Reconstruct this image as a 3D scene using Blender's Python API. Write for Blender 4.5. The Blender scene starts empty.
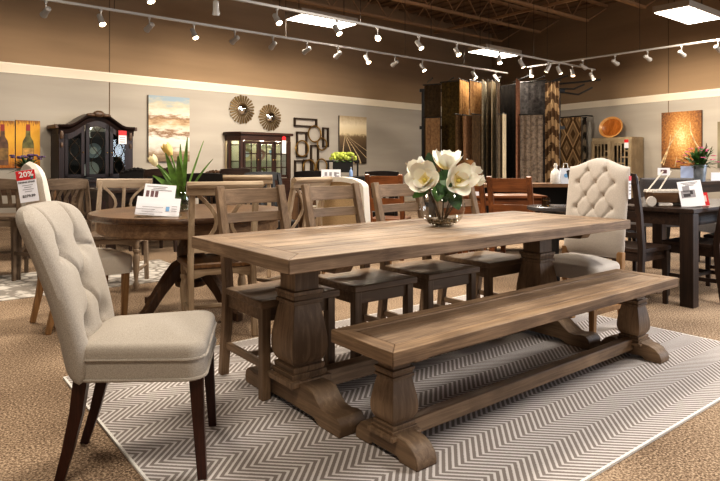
import bpy, bmesh, math, random
from mathutils import Vector, Matrix
random.seed(7)
PI = math.pi
COL = bpy.context.scene.collection
# ------------------------------------------------------------------ camera frame (metres, camera stands at the origin)
H = 1.10
F = 595.0
HY = 163.0
YAW = math.radians(38.3)
CS, SN = math.cos(YAW), math.sin(YAW)

def at(px, d):
    r = (px - 360.0) / F * d
    return (r * CS + d * SN, -r * SN + d * CS)
def zz(py, d):
    return H - (py - HY) * d / F
def rz_of(phi):
    """turn (radians) of a thing whose front is local +Y so that it faces camera-plan angle phi (deg)"""
    return math.radians(phi - 38.3 - 90)
def V(*a): return Vector(a)

# ------------------------------------------------------------------ mesh builder
class MB:
    def __init__(s): s.bm = bmesh.new(); s.m = 0
    def face(s, vs, m=None):
        try:
            f = s.bm.faces.new(vs); f.material_index = s.m if m is None else m; return f
        except ValueError: return None
    def loft(s, rings, cap0=True, cap1=True, closed=True, m=None):
        R = [[s.bm.verts.new(p) for p in r] for r in rings]
        n = len(R[0])
        for a, b in zip(R, R[1:]):
            for i in range(n if closed else n - 1):
                j = (i + 1) % n
                s.face((a[i], a[j], b[j], b[i]), m)
        if cap0: s.face(list(reversed(R[0])), m)
        if cap1: s.face(R[-1], m)
        return s
    def box(s, c, sz, M=None, m=None):
        x, y, z = sz[0] / 2, sz[1] / 2, sz[2] / 2
        c = Vector(c)
        def q(a, b, d):
            v = Vector((a, b, d))
            if M is not None: v = M @ v
            return c + v
        s.loft([[q(-x, -y, -z), q(x, -y, -z), q(x, y, -z), q(-x, y, -z)], [q(-x, -y, z), q(x, -y, z), q(x, y, z), q(-x, y, z)]], m=m)
        return s
    def bb(s, x0, x1, y0, y1, z0, z1, m=None):
        return s.box(((x0 + x1) / 2, (y0 + y1) / 2, (z0 + z1) / 2), (x1 - x0, y1 - y0, z1 - z0), m=m)
    def path(s, pts, w, h, side=(1, 0, 0), m=None):
        """rectangular section w (along side) x h swept along pts; w,h numbers or lists"""
        pts = [Vector(p) for p in pts]; sd = Vector(side).normalized(); rings = []
        for i, p in enumerate(pts):
            t = (pts[min(i + 1, len(pts) - 1)] - pts[max(i - 1, 0)]).normalized()
            n = t.cross(sd).normalized(); sd2 = n.cross(t).normalized()
            ww = (w[i] if isinstance(w, (list, tuple)) else w) / 2; hh = (h[i] if isinstance(h, (list, tuple)) else h) / 2
            rings.append([p - sd2 * ww - n * hh, p + sd2 * ww - n * hh, p + sd2 * ww + n * hh, p - sd2 * ww + n * hh])
        return s.loft(rings, m=m)
    def tube(s, pts, r, n=8, m=None, closed=False):
        pts = [Vector(p) for p in pts]; rings = []; N = len(pts); u = None
        for i, p in enumerate(pts):
            if closed: t = (pts[(i + 1) % N] - pts[i - 1]).normalized()
            else: t = (pts[min(i + 1, N - 1)] - pts[max(i - 1, 0)]).normalized()
            if u is None:
                u = t.orthogonal().normalized()
            u = (u - t * u.dot(t)).normalized(); w = t.cross(u)
            rr = r[i] if isinstance(r, (list, tuple)) else r
            rings.append([p + (u * math.cos(2 * PI * k / n) + w * math.sin(2 * PI * k / n)) * rr for k in range(n)])
        if closed: rings.append(rings[0]); return s.loft(rings, False, False, m=m)
        return s.loft(rings, m=m)
    def lathe(s, prof, c=(0, 0, 0), n=20, M=None, cap0=True, cap1=True, m=None):
        c = Vector(c); rings = []
        for r, z in prof:
            ring = []
            for k in range(n):
                v = Vector((r * math.cos(2 * PI * k / n), r * math.sin(2 * PI * k / n), z))
                if M is not None: v = M @ v
                ring.append(c + v)
            rings.append(ring)
        return s.loft(rings, cap0, cap1, m=m)
    def square(s, prof, c=(0, 0, 0), m=None):
        c = Vector(c)
        return s.loft([[c + Vector((a * h, b * h, z)) for a, b in ((-1, -1), (1, -1), (1, 1), (-1, 1))] for h, z in prof], m=m)
    def prism(s, poly, plane, a0, a1, m=None):
        def P(u, v, a):
            return {'yz': (a, u, v), 'xz': (u, a, v), 'xy': (u, v, a)}[plane]
        return s.loft([[P(u, v, a0) for u, v in poly], [P(u, v, a1) for u, v in poly]], m=m)
    def grid(s, fn, nu, nv, m=None):
        R = [[fn(i / nu, j / nv) for i in range(nu + 1)] for j in range(nv + 1)]
        return s.loft(R, False, False, closed=False, m=m)
    def ball(s, c, r, n=10, sz=(1, 1, 1), m=None):
        prof = []
        k = max(4, n // 2)
        c = Vector(c); rings = []
        for i in range(1, k):
            a = PI * i / k
            rings.append([c + Vector((r * math.sin(a) * math.cos(2 * PI * q / n) * sz[0], r * math.sin(a) * math.sin(2 * PI * q / n) * sz[1], -r * math.cos(a) * sz[2])) for q in range(n)])
        return s.loft(rings, m=m)
    def xf(s, M):
        bmesh.ops.transform(s.bm, matrix=M, verts=s.bm.verts); return s
    def build(s, name, mats, parent=None, bevel=0.0, ang=35, weld=False):
        if weld: bmesh.ops.remove_doubles(s.bm, verts=s.bm.verts, dist=1e-5)
        bmesh.ops.recalc_face_normals(s.bm, faces=s.bm.faces)
        me = bpy.data.meshes.new(name); s.bm.to_mesh(me); s.bm.free()
        if not isinstance(mats, (list, tuple)): mats = [mats]
        for mt in mats: me.materials.append(mt)
        for p in me.polygons: p.use_smooth = True
        me.set_sharp_from_angle(angle=math.radians(ang))
        o = bpy.data.objects.new(name, me); COL.objects.link(o)
        if parent: o.parent = parent
        if bevel:
            b = o.modifiers.new('bevel', 'BEVEL'); b.width = bevel; b.segments = 2; b.limit_method = 'ANGLE'; b.angle_limit = math.radians(40)
        return o

def tag(o, label, cat, group=None, kind=None):
    o['label'] = label; o['category'] = cat
    if group: o['group'] = group
    if kind: o['kind'] = kind
    return o
def thing(name, label, cat, loc=(0, 0, 0), rz=0.0, group=None):
    o = bpy.data.objects.new(name, None); COL.objects.link(o); o.empty_display_size = 0.1
    o.location = loc if len(loc) == 3 else (loc[0], loc[1], 0); o.rotation_euler = (0, 0, rz)
    return tag(o, label, cat, group)
def struct(o):
    o['kind'] = 'structure'; return o
def dup(root, loc, rz, label, group=None):
    r = root.copy(); COL.objects.link(r)
    r.location = loc if len(loc) == 3 else (loc[0], loc[1], 0); r.rotation_euler = (0, 0, rz); r['label'] = label
    if group: r['group'] = group
    for ch in list(root.children):
        c = ch.copy(); COL.objects.link(c); c.parent = r
        for g in list(ch.children):
            q = g.copy(); COL.objects.link(q); q.parent = c
    return r

# ------------------------------------------------------------------ materials
def lin(c):
    return tuple(((v / 255) / 12.92 if v / 255 <= 0.04045 else ((v / 255 + 0.055) / 1.055) ** 2.4) for v in c) + (1.0,)
def newmat(name):
    m = bpy.data.materials.new(name); m.use_nodes = True
    nt = m.node_tree; b = nt.nodes['Principled BSDF']
    return m, nt, b
def N(nt, t, **kw):
    n = nt.nodes.new(t)
    for k, v in kw.items(): setattr(n, k, v)
    return n
def ramp(nt, stops, interp='LINEAR'):
    r = N(nt, 'ShaderNodeValToRGB'); r.color_ramp.interpolation = interp
    el = r.color_ramp.elements
    el[0].position, el[0].color = stops[0]; el[1].position, el[1].color = stops[-1]
    for p, c in stops[1:-1]:
        e = el.new(p); e.color = c
    return r
def math_(nt, op, a, b=None):
    n = N(nt, 'ShaderNodeMath', operation=op)
    for i, v in enumerate((a, b)):
        if v is None: continue
        if isinstance(v, (int, float)): n.inputs[i].default_value = v
        else: nt.links.new(v, n.inputs[i])
    return n.outputs[0]
def plain(name, c, rough=0.6, metal=0.0, spec=0.5, emit=None, es=0.0, noise=0.0, nscale=30):
    m, nt, b = newmat(name)
    b.inputs['Base Color'].default_value = lin(c); b.inputs['Roughness'].default_value = rough
    b.inputs['Metallic'].default_value = metal; b.inputs['Specular IOR Level'].default_value = spec
    if emit: b.inputs['Emission Color'].default_value = lin(emit); b.inputs['Emission Strength'].default_value = es
    if noise:
        tc = N(nt, 'ShaderNodeTexCoord'); nz = N(nt, 'ShaderNodeTexNoise'); nz.inputs['Scale'].default_value = nscale; nz.inputs['Detail'].default_value = 4
        nt.links.new(tc.outputs['Object'], nz.inputs['Vector'])
        d = tuple(max(0, v * (1 - noise)) for v in c); l = tuple(min(255, v * (1 + noise)) for v in c)
        r = ramp(nt, [(0.3, lin(d)), (0.7, lin(l))]); nt.links.new(nz.outputs['Fac'], r.inputs['Fac']); nt.links.new(r.outputs['Color'], b.inputs['Base Color'])
    return m
def wood(name, light, dark, axis=0, rough=0.55, scale=1.0, contrast=1.0, island=0.25, spec=0.35):
    m, nt, b = newmat(name)
    tc = N(nt, 'ShaderNodeTexCoord'); mp = N(nt, 'ShaderNodeMapping')
    sc = [38 * scale] * 3; sc[axis] = 1.8 * scale; mp.inputs['Scale'].default_value = sc
    nt.links.new(tc.outputs['Object'], mp.inputs['Vector'])
    n1 = N(nt, 'ShaderNodeTexNoise'); n1.inputs['Scale'].default_value = 1.0; n1.inputs['Detail'].default_value = 8; n1.inputs['Roughness'].default_value = 0.72; n1.inputs['Distortion'].default_value = 0.6
    nt.links.new(mp.outputs['Vector'], n1.inputs['Vector'])
    n2 = N(nt, 'ShaderNodeTexNoise'); n2.inputs['Scale'].default_value = 3.5 * scale; n2.inputs['Detail'].default_value = 3
    nt.links.new(tc.outputs['Object'], n2.inputs['Vector'])
    g = N(nt, 'ShaderNodeNewGeometry')
    a = math_(nt, 'MULTIPLY', n1.outputs['Fac'], 1.0 * contrast)
    a = math_(nt, 'ADD', a, math_(nt, 'MULTIPLY', math_(nt, 'SUBTRACT', n2.outputs['Fac'], 0.5), 0.55))
    a = math_(nt, 'ADD', a, math_(nt, 'MULTIPLY', math_(nt, 'SUBTRACT', g.outputs['Random Per Island'], 0.5), island))
    mid = tuple((x + y) / 2 for x, y in zip(light, dark))
    r = ramp(nt, [(0.32, lin(dark)), (0.5, lin(mid)), (0.68, lin(light))]); nt.links.new(a, r.inputs['Fac'])
    nt.links.new(r.outputs['Color'], b.inputs['Base Color'])
    b.inputs['Roughness'].default_value = rough; b.inputs['Specular IOR Level'].default_value = spec
    bp = N(nt, 'ShaderNodeBump'); bp.inputs['Strength'].default_value = 0.15; bp.inputs['Distance'].default_value = 0.01
    nt.links.new(n1.outputs['Fac'], bp.inputs['Height']); nt.links.new(bp.outputs['Normal'], b.inputs['Normal'])
    return m
def fabric(name, c, rough=0.9, var=0.12, scale=260):
    m, nt, b = newmat(name)
    tc = N(nt, 'ShaderNodeTexCoord'); nz = N(nt, 'ShaderNodeTexNoise'); nz.inputs['Scale'].default_value = scale; nz.inputs['Detail'].default_value = 3
    nt.links.new(tc.outputs['Object'], nz.inputs['Vector'])
    r = ramp(nt, [(0.3, lin(tuple(v * (1 - var) for v in c))), (0.7, lin(tuple(min(255, v * (1 + var)) for v in c)))])
    nt.links.new(nz.outputs['Fac'], r.inputs['Fac']); nt.links.new(r.outputs['Color'], b.inputs['Base Color'])
    b.inputs['Roughness'].default_value = rough; b.inputs['Specular IOR Level'].default_value = 0.2
    b.inputs['Sheen Weight'].default_value = 0.15
    bp = N(nt, 'ShaderNodeBump'); bp.inputs['Strength'].default_value = 0.12; bp.inputs['Distance'].default_value = 0.004
    nt.links.new(nz.outputs['Fac'], bp.inputs['Height']); nt.links.new(bp.outputs['Normal'], b.inputs['Normal'])
    return m
def glass_mat(name, tint=(240, 244, 244), refl=0.05):
    m = bpy.data.materials.new(name); m.use_nodes = True; nt = m.node_tree; nt.nodes.clear()
    out = N(nt, 'ShaderNodeOutputMaterial'); tr = N(nt, 'ShaderNodeBsdfTransparent'); gl = N(nt, 'ShaderNodeBsdfGlossy'); mx = N(nt, 'ShaderNodeMixShader'); fr = N(nt, 'ShaderNodeLayerWeight')
    tr.inputs['Color'].default_value = lin(tint); gl.inputs['Roughness'].default_value = 0.03; fr.inputs['Blend'].default_value = 0.5
    f = math_(nt, 'ADD', math_(nt, 'MULTIPLY', math_(nt, 'POWER', fr.outputs['Facing'], 3.0), 0.6), refl)
    nt.links.new(f, mx.inputs['Fac']); nt.links.new(tr.outputs[0], mx.inputs[1]); nt.links.new(gl.outputs[0], mx.inputs[2]); nt.links.new(mx.outputs[0], out.inputs['Surface'])
    return m

OAK_L, OAK_D = (158, 134, 110), (90, 71, 54)
oak = [wood('weathered_oak_%s' % 'xyz'[i], OAK_L, OAK_D, i, island=.16) for i in range(3)]
oakb = [wood('honey_oak_%s' % 'xyz'[i], (158, 131, 103), (92, 72, 54), i, island=.14) for i in range(3)]
oakd = [wood('brown_oak_%s' % 'xyz'[i], (168, 141, 113), (106, 86, 67), i, contrast=.8) for i in range(3)]
wash = [wood('whitewashed_wood_%s' % 'xyz'[i], (196, 176, 150), (140, 118, 94), i, contrast=.9) for i in range(3)]
dkw = [wood('dark_espresso_wood_%s' % 'xyz'[i], (66, 48, 38), (34, 24, 19), i, rough=0.4) for i in range(3)]
brn = [wood('brown_wood_%s' % 'xyz'[i], (112, 84, 60), (60, 42, 30), i, rough=0.45) for i in range(3)]
grayw = [wood('grey_brown_wood_%s' % 'xyz'[i], (128, 110, 92), (78, 64, 52), i) for i in range(3)]
orange = [wood('copper_brown_wood_%s' % 'xyz'[i], (136, 84, 48), (78, 44, 24), i, rough=0.4) for i in range(3)]
seatbrown = wood('worn_brown_seat_wood', (122, 88, 56), (62, 42, 26), 1, rough=0.4)
legwood = wood('pale_oak_leg_wood', (176, 138, 96), (120, 88, 56), 2)
walnut = wood('walnut_leg_wood', (74, 40, 28), (40, 20, 14), 2, rough=0.35)
black = plain('black_paint', (24, 22, 22), 0.4)
blackwood = [plain('black_stained_wood', (26, 23, 22), 0.38, noise=.3)] * 3
linen = fabric('oatmeal_linen', (160, 151, 140), var=.10, scale=320)
cream = fabric('cream_linen', (194, 185, 176), var=.05)
ivory = fabric('ivory_fabric', (222, 213, 200), var=.05)
greyfab = fabric('charcoal_fabric', (84, 80, 80), var=.2)
white = plain('white_paint', (235, 233, 228), 0.5)
paper = plain('white_card', (236, 234, 238), 0.6)
ink = plain('dark_print', (60, 56, 60), 0.6)
greyink = plain('grey_print', (150, 146, 150), 0.6)
maroonink = plain('maroon_print', (110, 80, 82), 0.6)
red = plain('red_print', (205, 36, 40), 0.5)
teal = plain('teal_print', (40, 120, 110), 0.5)
blueprint = plain('blue_print', (120, 170, 215), 0.5)
steel = plain('galvanized_metal', (150, 158, 166), 0.35, metal=0.7, noise=.15, nscale=12)
trackm = plain('silver_grey_metal', (168, 164, 160), 0.4, metal=0.3)
brass = plain('antique_brass', (150, 118, 66), 0.3, metal=0.8)
darkmetal = plain('dark_bronze_metal', (62, 48, 36), 0.4, metal=0.5)
bronze = plain('aged_bronze', (104, 84, 52), .35, metal=.6)
mirror = plain('mirror_glass', (225, 225, 225), 0.04, metal=1.0)
clear = glass_mat('clear_glass', tint=(240, 240, 238), refl=.06)
cabglass = glass_mat('cabinet_glass', (225, 232, 232), refl=.03)
leafm = plain('green_leaf', (58, 92, 40), 0.5, noise=.35, nscale=20)
leafl = plain('bright_green_leaf', (86, 118, 48), 0.5, noise=.3, nscale=14)
leafd = plain('dark_green_leaf', (40, 66, 34), 0.45, noise=.35)
stemm = plain('brown_stem', (84, 66, 44), 0.7)
lampglow = plain('lit_lamp_lens', (255, 240, 214), 0.5, emit=(255, 232, 196), es=22)
lampdim = plain('lamp_lens_edge', (240, 225, 200), 0.5, emit=(255, 220, 170), es=5)
panelglow = plain('lit_panel_diffuser', (255, 250, 240), 0.5, emit=(255, 246, 232), es=9)

# ------------------------------------------------------------------ the room
ALPHA = math.atan2(12.73 - 11.84, 12.44 - 1.49)         # left wall runs along this direction
BETA = math.atan2(10.2 - 5.68, 15.65 - 15.17)           # right wall
LP = Vector((1.49, 11.84)); LD = Vector((math.cos(ALPHA), math.sin(ALPHA))); LN = Vector((math.sin(ALPHA), -math.cos(ALPHA)))
RP = Vector((15.17, 5.68)); RD = Vector((math.cos(BETA), math.sin(BETA))); RN = Vector((-math.sin(BETA), math.cos(BETA)))
CEIL = 5.45
def ray2(px):
    r = (px - 360.0) / F
    return Vector((r * CS + SN, -r * SN + CS))
def hit(P, Nn, px, off):
    q = ray2(px); P2 = P + Nn * off
    d = P2.dot(Nn) / q.dot(Nn)
    return q * d, d
def onL(px, off=0.0): return hit(LP, LN, px, off)
def onR(px, off=0.0): return hit(RP, RN, px, off)

def carpet_mat():
    m, nt, b = newmat('tan_speckled_carpet')
    tc = N(nt, 'ShaderNodeTexCoord')
    n1 = N(nt, 'ShaderNodeTexNoise'); n1.inputs['Scale'].default_value = 105; n1.inputs['Detail'].default_value = 3; n1.inputs['Roughness'].default_value = .75
    n2 = N(nt, 'ShaderNodeTexNoise'); n2.inputs['Scale'].default_value = 1.2; n2.inputs['Detail'].default_value = 2
    for n in (n1, n2): nt.links.new(tc.outputs['Object'], n.inputs['Vector'])
    a = math_(nt, 'ADD', n1.outputs['Fac'], math_(nt, 'MULTIPLY', math_(nt, 'SUBTRACT', n2.outputs['Fac'], .5), .25))
    r = ramp(nt, [(.37, lin((84, 69, 56))), (.5, lin((141, 120, 100))), (.63, lin((198, 175, 150)))])
    nt.links.new(a, r.inputs['Fac']); nt.links.new(r.outputs['Color'], b.inputs['Base Color'])
    b.inputs['Roughness'].default_value = .95; b.inputs['Specular IOR Level'].default_value = .1
    bp = N(nt, 'ShaderNodeBump'); bp.inputs['Strength'].default_value = .3; bp.inputs['Distance'].default_value = .008
    nt.links.new(n1.outputs['Fac'], bp.inputs['Height']); nt.links.new(bp.outputs['Normal'], b.inputs['Normal'])
    return m
def wall_mat(name, low, high, split):
    m, nt, b = newmat(name)
    tc = N(nt, 'ShaderNodeTexCoord'); sp = N(nt, 'ShaderNodeSeparateXYZ'); nt.links.new(tc.outputs['Object'], sp.inputs[0])
    nz = N(nt, 'ShaderNodeTexNoise'); nz.inputs['Scale'].default_value = 1.3; nz.inputs['Detail'].default_value = 5
    mp = N(nt, 'ShaderNodeMapping'); mp.inputs['Scale'].default_value = (.25, .25, 2.0)
    nt.links.new(tc.outputs['Object'], mp.inputs[0]); nt.links.new(mp.outputs[0], nz.inputs['Vector'])
    mx = N(nt, 'ShaderNodeMix', data_type='RGBA'); nt.links.new(math_(nt, 'GREATER_THAN', sp.outputs['Z'], split), mx.inputs['Factor'])
    mx.inputs[6].default_value = lin(low); mx.inputs[7].default_value = lin(high)
    mm = N(nt, 'ShaderNodeMix', data_type='RGBA', blend_type='MULTIPLY'); mm.inputs['Factor'].default_value = 1
    r = ramp(nt, [(.3, (.86, .86, .86, 1)), (.7, (1.06, 1.06, 1.06, 1))]); nt.links.new(nz.outputs['Fac'], r.inputs['Fac'])
    nt.links.new(mx.outputs[2], mm.inputs[6]); nt.links.new(r.outputs['Color'], mm.inputs[7])
    nt.links.new(mm.outputs[2], b.inputs['Base Color']); b.inputs['Roughness'].default_value = .8; b.inputs['Specular IOR Level'].default_value = .2
    return m

wl = wall_mat('wall_paint', (170, 163, 153), (150, 127, 102), 2.72)
b = MB(); b.bb(-9, 19, -7, 16, -.1, 0); struct(b.build('floor', carpet_mat()))
# ceiling: ribbed steel decking
b = MB(); rib = []
x = -9.0
b.bb(-9, 19, -7, 16, CEIL + .05, CEIL + .1)
for i in range(70):
    xx = -9 + i * .4
    b.bb(xx, xx + .2, -7, 16, CEIL, CEIL + .05)
struct(b.build('ceiling', plain('brown_ceiling_paint', (126, 100, 74), .8)))
corner = None
den = LD.x * RD.y - LD.y * RD.x
t = ((RP - LP).x * RD.y - (RP - LP).y * RD.x) / den
CORN = LP + LD * t
def wallbox(name, p, dr, nn, l0, l1, mats, z0=0, z1=CEIL + .05, th=.15, out=0.0, seams=()):
    b = MB(); M = Matrix(((dr.x, nn.x, 0), (dr.y, nn.y, 0), (0, 0, 1)))
    c = p + dr * ((l0 + l1) / 2) - nn * (th / 2 - out)
    b.box((c.x, c.y, (z0 + z1) / 2), (l1 - l0, th, z1 - z0), M)
    return struct(b.build(name, mats))
tl = (CORN - LP).length; tr = (CORN - RP).dot(RD)
wallbox('wall_left', LP, LD, LN, -8, tl + .2, wl)
wallbox('wall_right', RP, RD, RN, -10, tr + .2, wl)
trimm = plain('cream_trim_paint', (226, 216, 198), .5)
def crown(name, p, dr, nn, l0, l1):
    b = MB(); prof = [(0, 2.66), (.02, 2.66), (.025, 2.70), (.06, 2.76), (.07, 2.80), (.085, 2.80), (.085, 2.83), (0, 2.83)]
    rings = []
    for l in (l0, l1):
        rings.append([((p + dr * l + nn * u).x, (p + dr * l + nn * u).y, z) for u, z in prof])
    b.loft(rings); return struct(b.build(name, trimm))
crown('trim_1', LP, LD, LN, -8, tl)
crown('trim_2', RP, RD, RN, -10, tr)
for nm, p, dr, nn, l0, l1 in (('baseboard_left', LP, LD, LN, -8, tl), ('baseboard_right', RP, RD, RN, -10, tr)):
    wallbox(nm, p, dr, nn, l0, l1, plain(nm + '_paint', (206, 196, 178), .5), 0, .12, .02, .02)
seam = plain('wall_seam', (96, 78, 58), .8)
for nm, fn, p, nn, dr, px in (('trim_3', onL, LP, LN, LD, 109.5), ('trim_4', onR, RP, RN, RD, 668.5)):
    q, d = fn(px, 0); l = (q - p).dot(dr)
    wallbox(nm, p, dr, nn, l - .008, l + .008, seam, 0, CEIL, .004, .004)

# open-web joists
jm = plain('brown_joist_paint', (160, 128, 96), .6)
def joist(y, x0, x1, label):
    t = thing('ceiling_joist', label, 'joist', (0, y, 0), 0, 'open-web ceiling joists')
    zb = 4.87; zt = CEIL
    b = MB(); b.bb(x0, x1, -.05, -.012, zt - .06, zt - .002); b.bb(x0, x1, .012, .05, zt - .06, zt - .002); b.build('top_chord', jm, t)
    b = MB(); b.bb(x0, x1 - 1.0, -.05, .05, zb - .03, zb + .03); b.path([(x1 - 1.0, 0, zb), (x1 - .05, 0, zt - .1)], .03, .03, (0, 1, 0)); b.build('bottom_chord', jm, t)
    b = MB(); n = int((x1 - 1.0 - x0) / .45); 
    for i in range(n):
        xa = x0 + i * .45; up = i % 2
        b.path([(xa, 0, zt - .05 if up else zb), (xa + .45, 0, zb if up else zt - .05)], .022, .022, (0, 1, 0))
    b.build('web', jm, t)
for y, lb in ((11.75, 'brown open-web steel roof joist nearest the left wall'), (10.25, 'brown open-web steel roof joist, second out from the left wall'), (8.65, 'brown open-web steel roof joist, third out from the left wall'), (7.05, 'brown open-web steel roof joist above the right-hand light panel, fourth from the left wall')):
    joist(y, 3.0, 15.2 + .106 * (y - 5.68), lb)
t = thing('bridging_bar', 'long brown steel bar crossing under the roof joists near the right wall', 'beam', (12.6, 0, 0))
b = MB(); b.bb(-.04, .04, 5, 12.4, 4.91, 4.97); b.build('bar', jm, t)
b = MB()
for y in (11.75, 10.25, 8.65, 7.05): b.bb(-.05, .05, y - .06, y + .06, 4.89, 4.912)
b.build('clip', jm, t)

# ------------------------------------------------------------------ area rugs
def chevron_mat():
    m, nt, b = newmat('grey_white_chevron_weave')
    tc = N(nt, 'ShaderNodeTexCoord'); sp = N(nt, 'ShaderNodeSeparateXYZ'); nt.links.new(tc.outputs['Object'], sp.inputs[0])
    row = math_(nt, 'DIVIDE', sp.outputs['Y'], .115)
    tri = math_(nt, 'PINGPONG', row, 1.0)
    u = math_(nt, 'ADD', math_(nt, 'DIVIDE', sp.outputs['X'], .033), math_(nt, 'MULTIPLY', tri, 3.6))
    fr = math_(nt, 'FRACT', u)
    w = N(nt, 'ShaderNodeTexNoise'); w.inputs['Scale'].default_value = 180; nt.links.new(tc.outputs['Object'], w.inputs['Vector'])
    f2 = math_(nt, 'ADD', fr, math_(nt, 'MULTIPLY', math_(nt, 'SUBTRACT', w.outputs['Fac'], .5), .25))
    r = ramp(nt, [(.0, lin((140, 131, 126))), (.52, lin((134, 125, 120))), (.64, lin((206, 200, 197))), (.93, lin((210, 204, 201)))])
    nt.links.new(f2, r.inputs['Fac']); nt.links.new(r.outputs['Color'], b.inputs['Base Color'])
    b.inputs['Roughness'].default_value = .9; b.inputs['Specular IOR Level'].default_value = .15
    bp = N(nt, 'ShaderNodeBump'); bp.inputs['Strength'].default_value = .3; bp.inputs['Distance'].default_value = .006
    nt.links.new(f2, bp.inputs['Height']); nt.links.new(bp.outputs['Normal'], b.inputs['Normal'])
    return m
t = thing('area_rug', 'large grey and white herringbone flatweave rug under the long trestle table and bench', 'rug', (.685, 1.12, 0))
b = MB(); b.bb(0.015, 3.29, .015, 2.19, .0005, .009); b.build('field', chevron_mat(), t)
b = MB(); b.bb(0.006, 3.299, 0.006, .016, .0005, .0095); b.bb(0.006, 3.299, 2.19, 2.20, .0005, .0095); b.bb(0.006, .016, 0.016, 2.19, .0005, .0095); b.bb(3.29, 3.299, 0.016, 2.19, .0005, .0095)
b.build('binding', fabric('white_rug_binding', (224, 220, 214)), t)
def blot_mat(name, c1, c2, sc):
    m, nt, b = newmat(name); tc = N(nt, 'ShaderNodeTexCoord'); v = N(nt, 'ShaderNodeTexVoronoi', feature='DISTANCE_TO_EDGE'); v.inputs['Scale'].default_value = sc
    nt.links.new(tc.outputs['Object'], v.inputs['Vector'])
    nz = N(nt, 'ShaderNodeTexNoise'); nz.inputs['Scale'].default_value = sc * 4; nt.links.new(tc.outputs['Object'], nz.inputs['Vector'])
    a = math_(nt, 'ADD', v.outputs['Distance'], math_(nt, 'MULTIPLY', math_(nt, 'SUBTRACT', nz.outputs['Fac'], .5), .3))
    r = ramp(nt, [(.04, lin(c1)), (.16, lin(c2))]); nt.links.new(a, r.inputs['Fac']); nt.links.new(r.outputs['Color'], b.inputs['Base Color']); b.inputs['Roughness'].default_value = .95
    return m
b = MB(); b.bb(-1.15, 1.15, -.62, .62, .0005, .006)
o = b.build('area_rug', blot_mat('shaggy_cream_and_grey_pile', (138, 130, 122), (204, 197, 188), 7)); o.location = (1.25, 6.1, 0)
tag(o, 'shaggy cream and grey patterned rug on the carpet behind the round table at far left', 'rug')

# ------------------------------------------------------------------ trestle table and bench
TX0, TX1, TY0, TY1, TZ = 1.13, 3.585, 1.845, 2.73, .75
FEET_Y = 2.29
def planked_top(mb, x0, x1, y0, y1, z0, z1, end, n, side=0.0, bm=0):
    g = .0015
    # mitred border boards
    e2 = end - g; s2 = side - g; h = g / 2
    mb.prism([(x0, y0 + h), (x0 + e2, y0 + s2 + h), (x0 + e2, y1 - s2 - h), (x0, y1 - h)], 'xy', z0, z1, m=1)
    mb.prism([(x1, y0 + h), (x1, y1 - h), (x1 - e2, y1 - s2 - h), (x1 - e2, y0 + s2 + h)], 'xy', z0, z1, m=1)
    mb.prism([(x0 + h, y0), (x1 - h, y0), (x1 - e2 - h, y0 + s2), (x0 + e2 + h, y0 + s2)], 'xy', z0, z1, m=bm)
    mb.prism([(x0 + h, y1), (x0 + e2 + h, y1 - s2), (x1 - e2 - h, y1 - s2), (x1 - h, y1)], 'xy', z0, z1, m=bm)
    ya, yb = y0 + side + g, y1 - side - g
    w = (yb - ya) / n
    for i in range(n):
        mb.bb(x0 + end + g, x1 - end - g, ya + i * w + (g / 2 if i else 0), ya + (i + 1) * w - (g / 2 if i < n - 1 else 0), z0, z1 - .001)
table = thing('trestle_table', 'long weathered oak trestle dining table with carved pedestals, vase of magnolias on top', 'table', ((TX0 + TX1) / 2, (TY0 + TY1) / 2, 0))
hx, hy = (TX1 - TX0) / 2, (TY1 - TY0) / 2
b = MB(); planked_top(b, -hx, hx, -hy, hy, TZ - .055, TZ, .11, 6, .11); b.build('tabletop', [oak[0], oak[1]], table, .003)
def ped_prof(z0, z1, k):
    """square baluster: half width, z (fractions of height)"""
    P = [(.105, 0), (.105, .05), (.085, .05), (.09, .075), (.09, .10), (.078, .10), (.083, .125), (.083, .15), (.072, .155), (.070, .165), (.080, .19), (.090, .24), (.0935, .30), (.0925, .37), (.087, .45), (.079, .54), (.072, .62), (.067, .66), (.067, .67), (.078, .675), (.078, .705), (.070, .71), (.074, .735), (.074, .75), (.080, .755), (.080, .785), (.063, .79), (.063, 1.0)]
    return [(h * k, z0 + (z1 - z0) * f) for h, f in P]
def scroll_foot(L, hgt, tip):
    """half outline (y>0) mirrored; (y,z)"""
    half = [(0, hgt), (.22 * L, hgt), (.30 * L, hgt * .98), (.40 * L, hgt * 1.0), (.50 * L, hgt * .93), (.58 * L, hgt * .72), (.66 * L, hgt * .55), (.76 * L, hgt * .50), (.86 * L, hgt * .56), (.94 * L, hgt * .55), (.985 * L, hgt * .42), (1.0 * L, hgt * .22), (.985 * L, 0), (.62 * L, 0), (.52 * L, hgt * .16), (.0, hgt * .18)]
    mir = [(-y, z) for y, z in reversed(half) if y > 0]
    return half[:-1] + [half[-1]] + mir
for sx in (-1, 1):
    px_ = sx * .90
    dy = FEET_Y - (TY0 + TY1) / 2
    bm_ = MB(); bm_.square(ped_prof(.125, TZ - .105, 1.0), (px_, dy, 0)); bm_.build('pedestal', oakd[2], table, .002)
    bm_ = MB(); bm_.prism([(y + dy, z + .0095) for y, z in scroll_foot(.40, .135, 0)], 'yz', px_ - .065, px_ + .065); bm_.build('foot', oakd[1], table, .004)
    bm_ = MB(); bm_.prism([(-.36 + dy, .695), (-.33 + dy, .65), (-.2 + dy, .645), (.2 + dy, .645), (.33 + dy, .65), (.36 + dy, .695)], 'yz', px_ - .045, px_ + .045); bm_.build('top_bearer', oakd[1], table, .004)
b = MB(); b.bb(-.86, .86, dy - .035, dy + .035, .06, .14); b.build('stretcher', oakd[0], table, .004)

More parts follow.
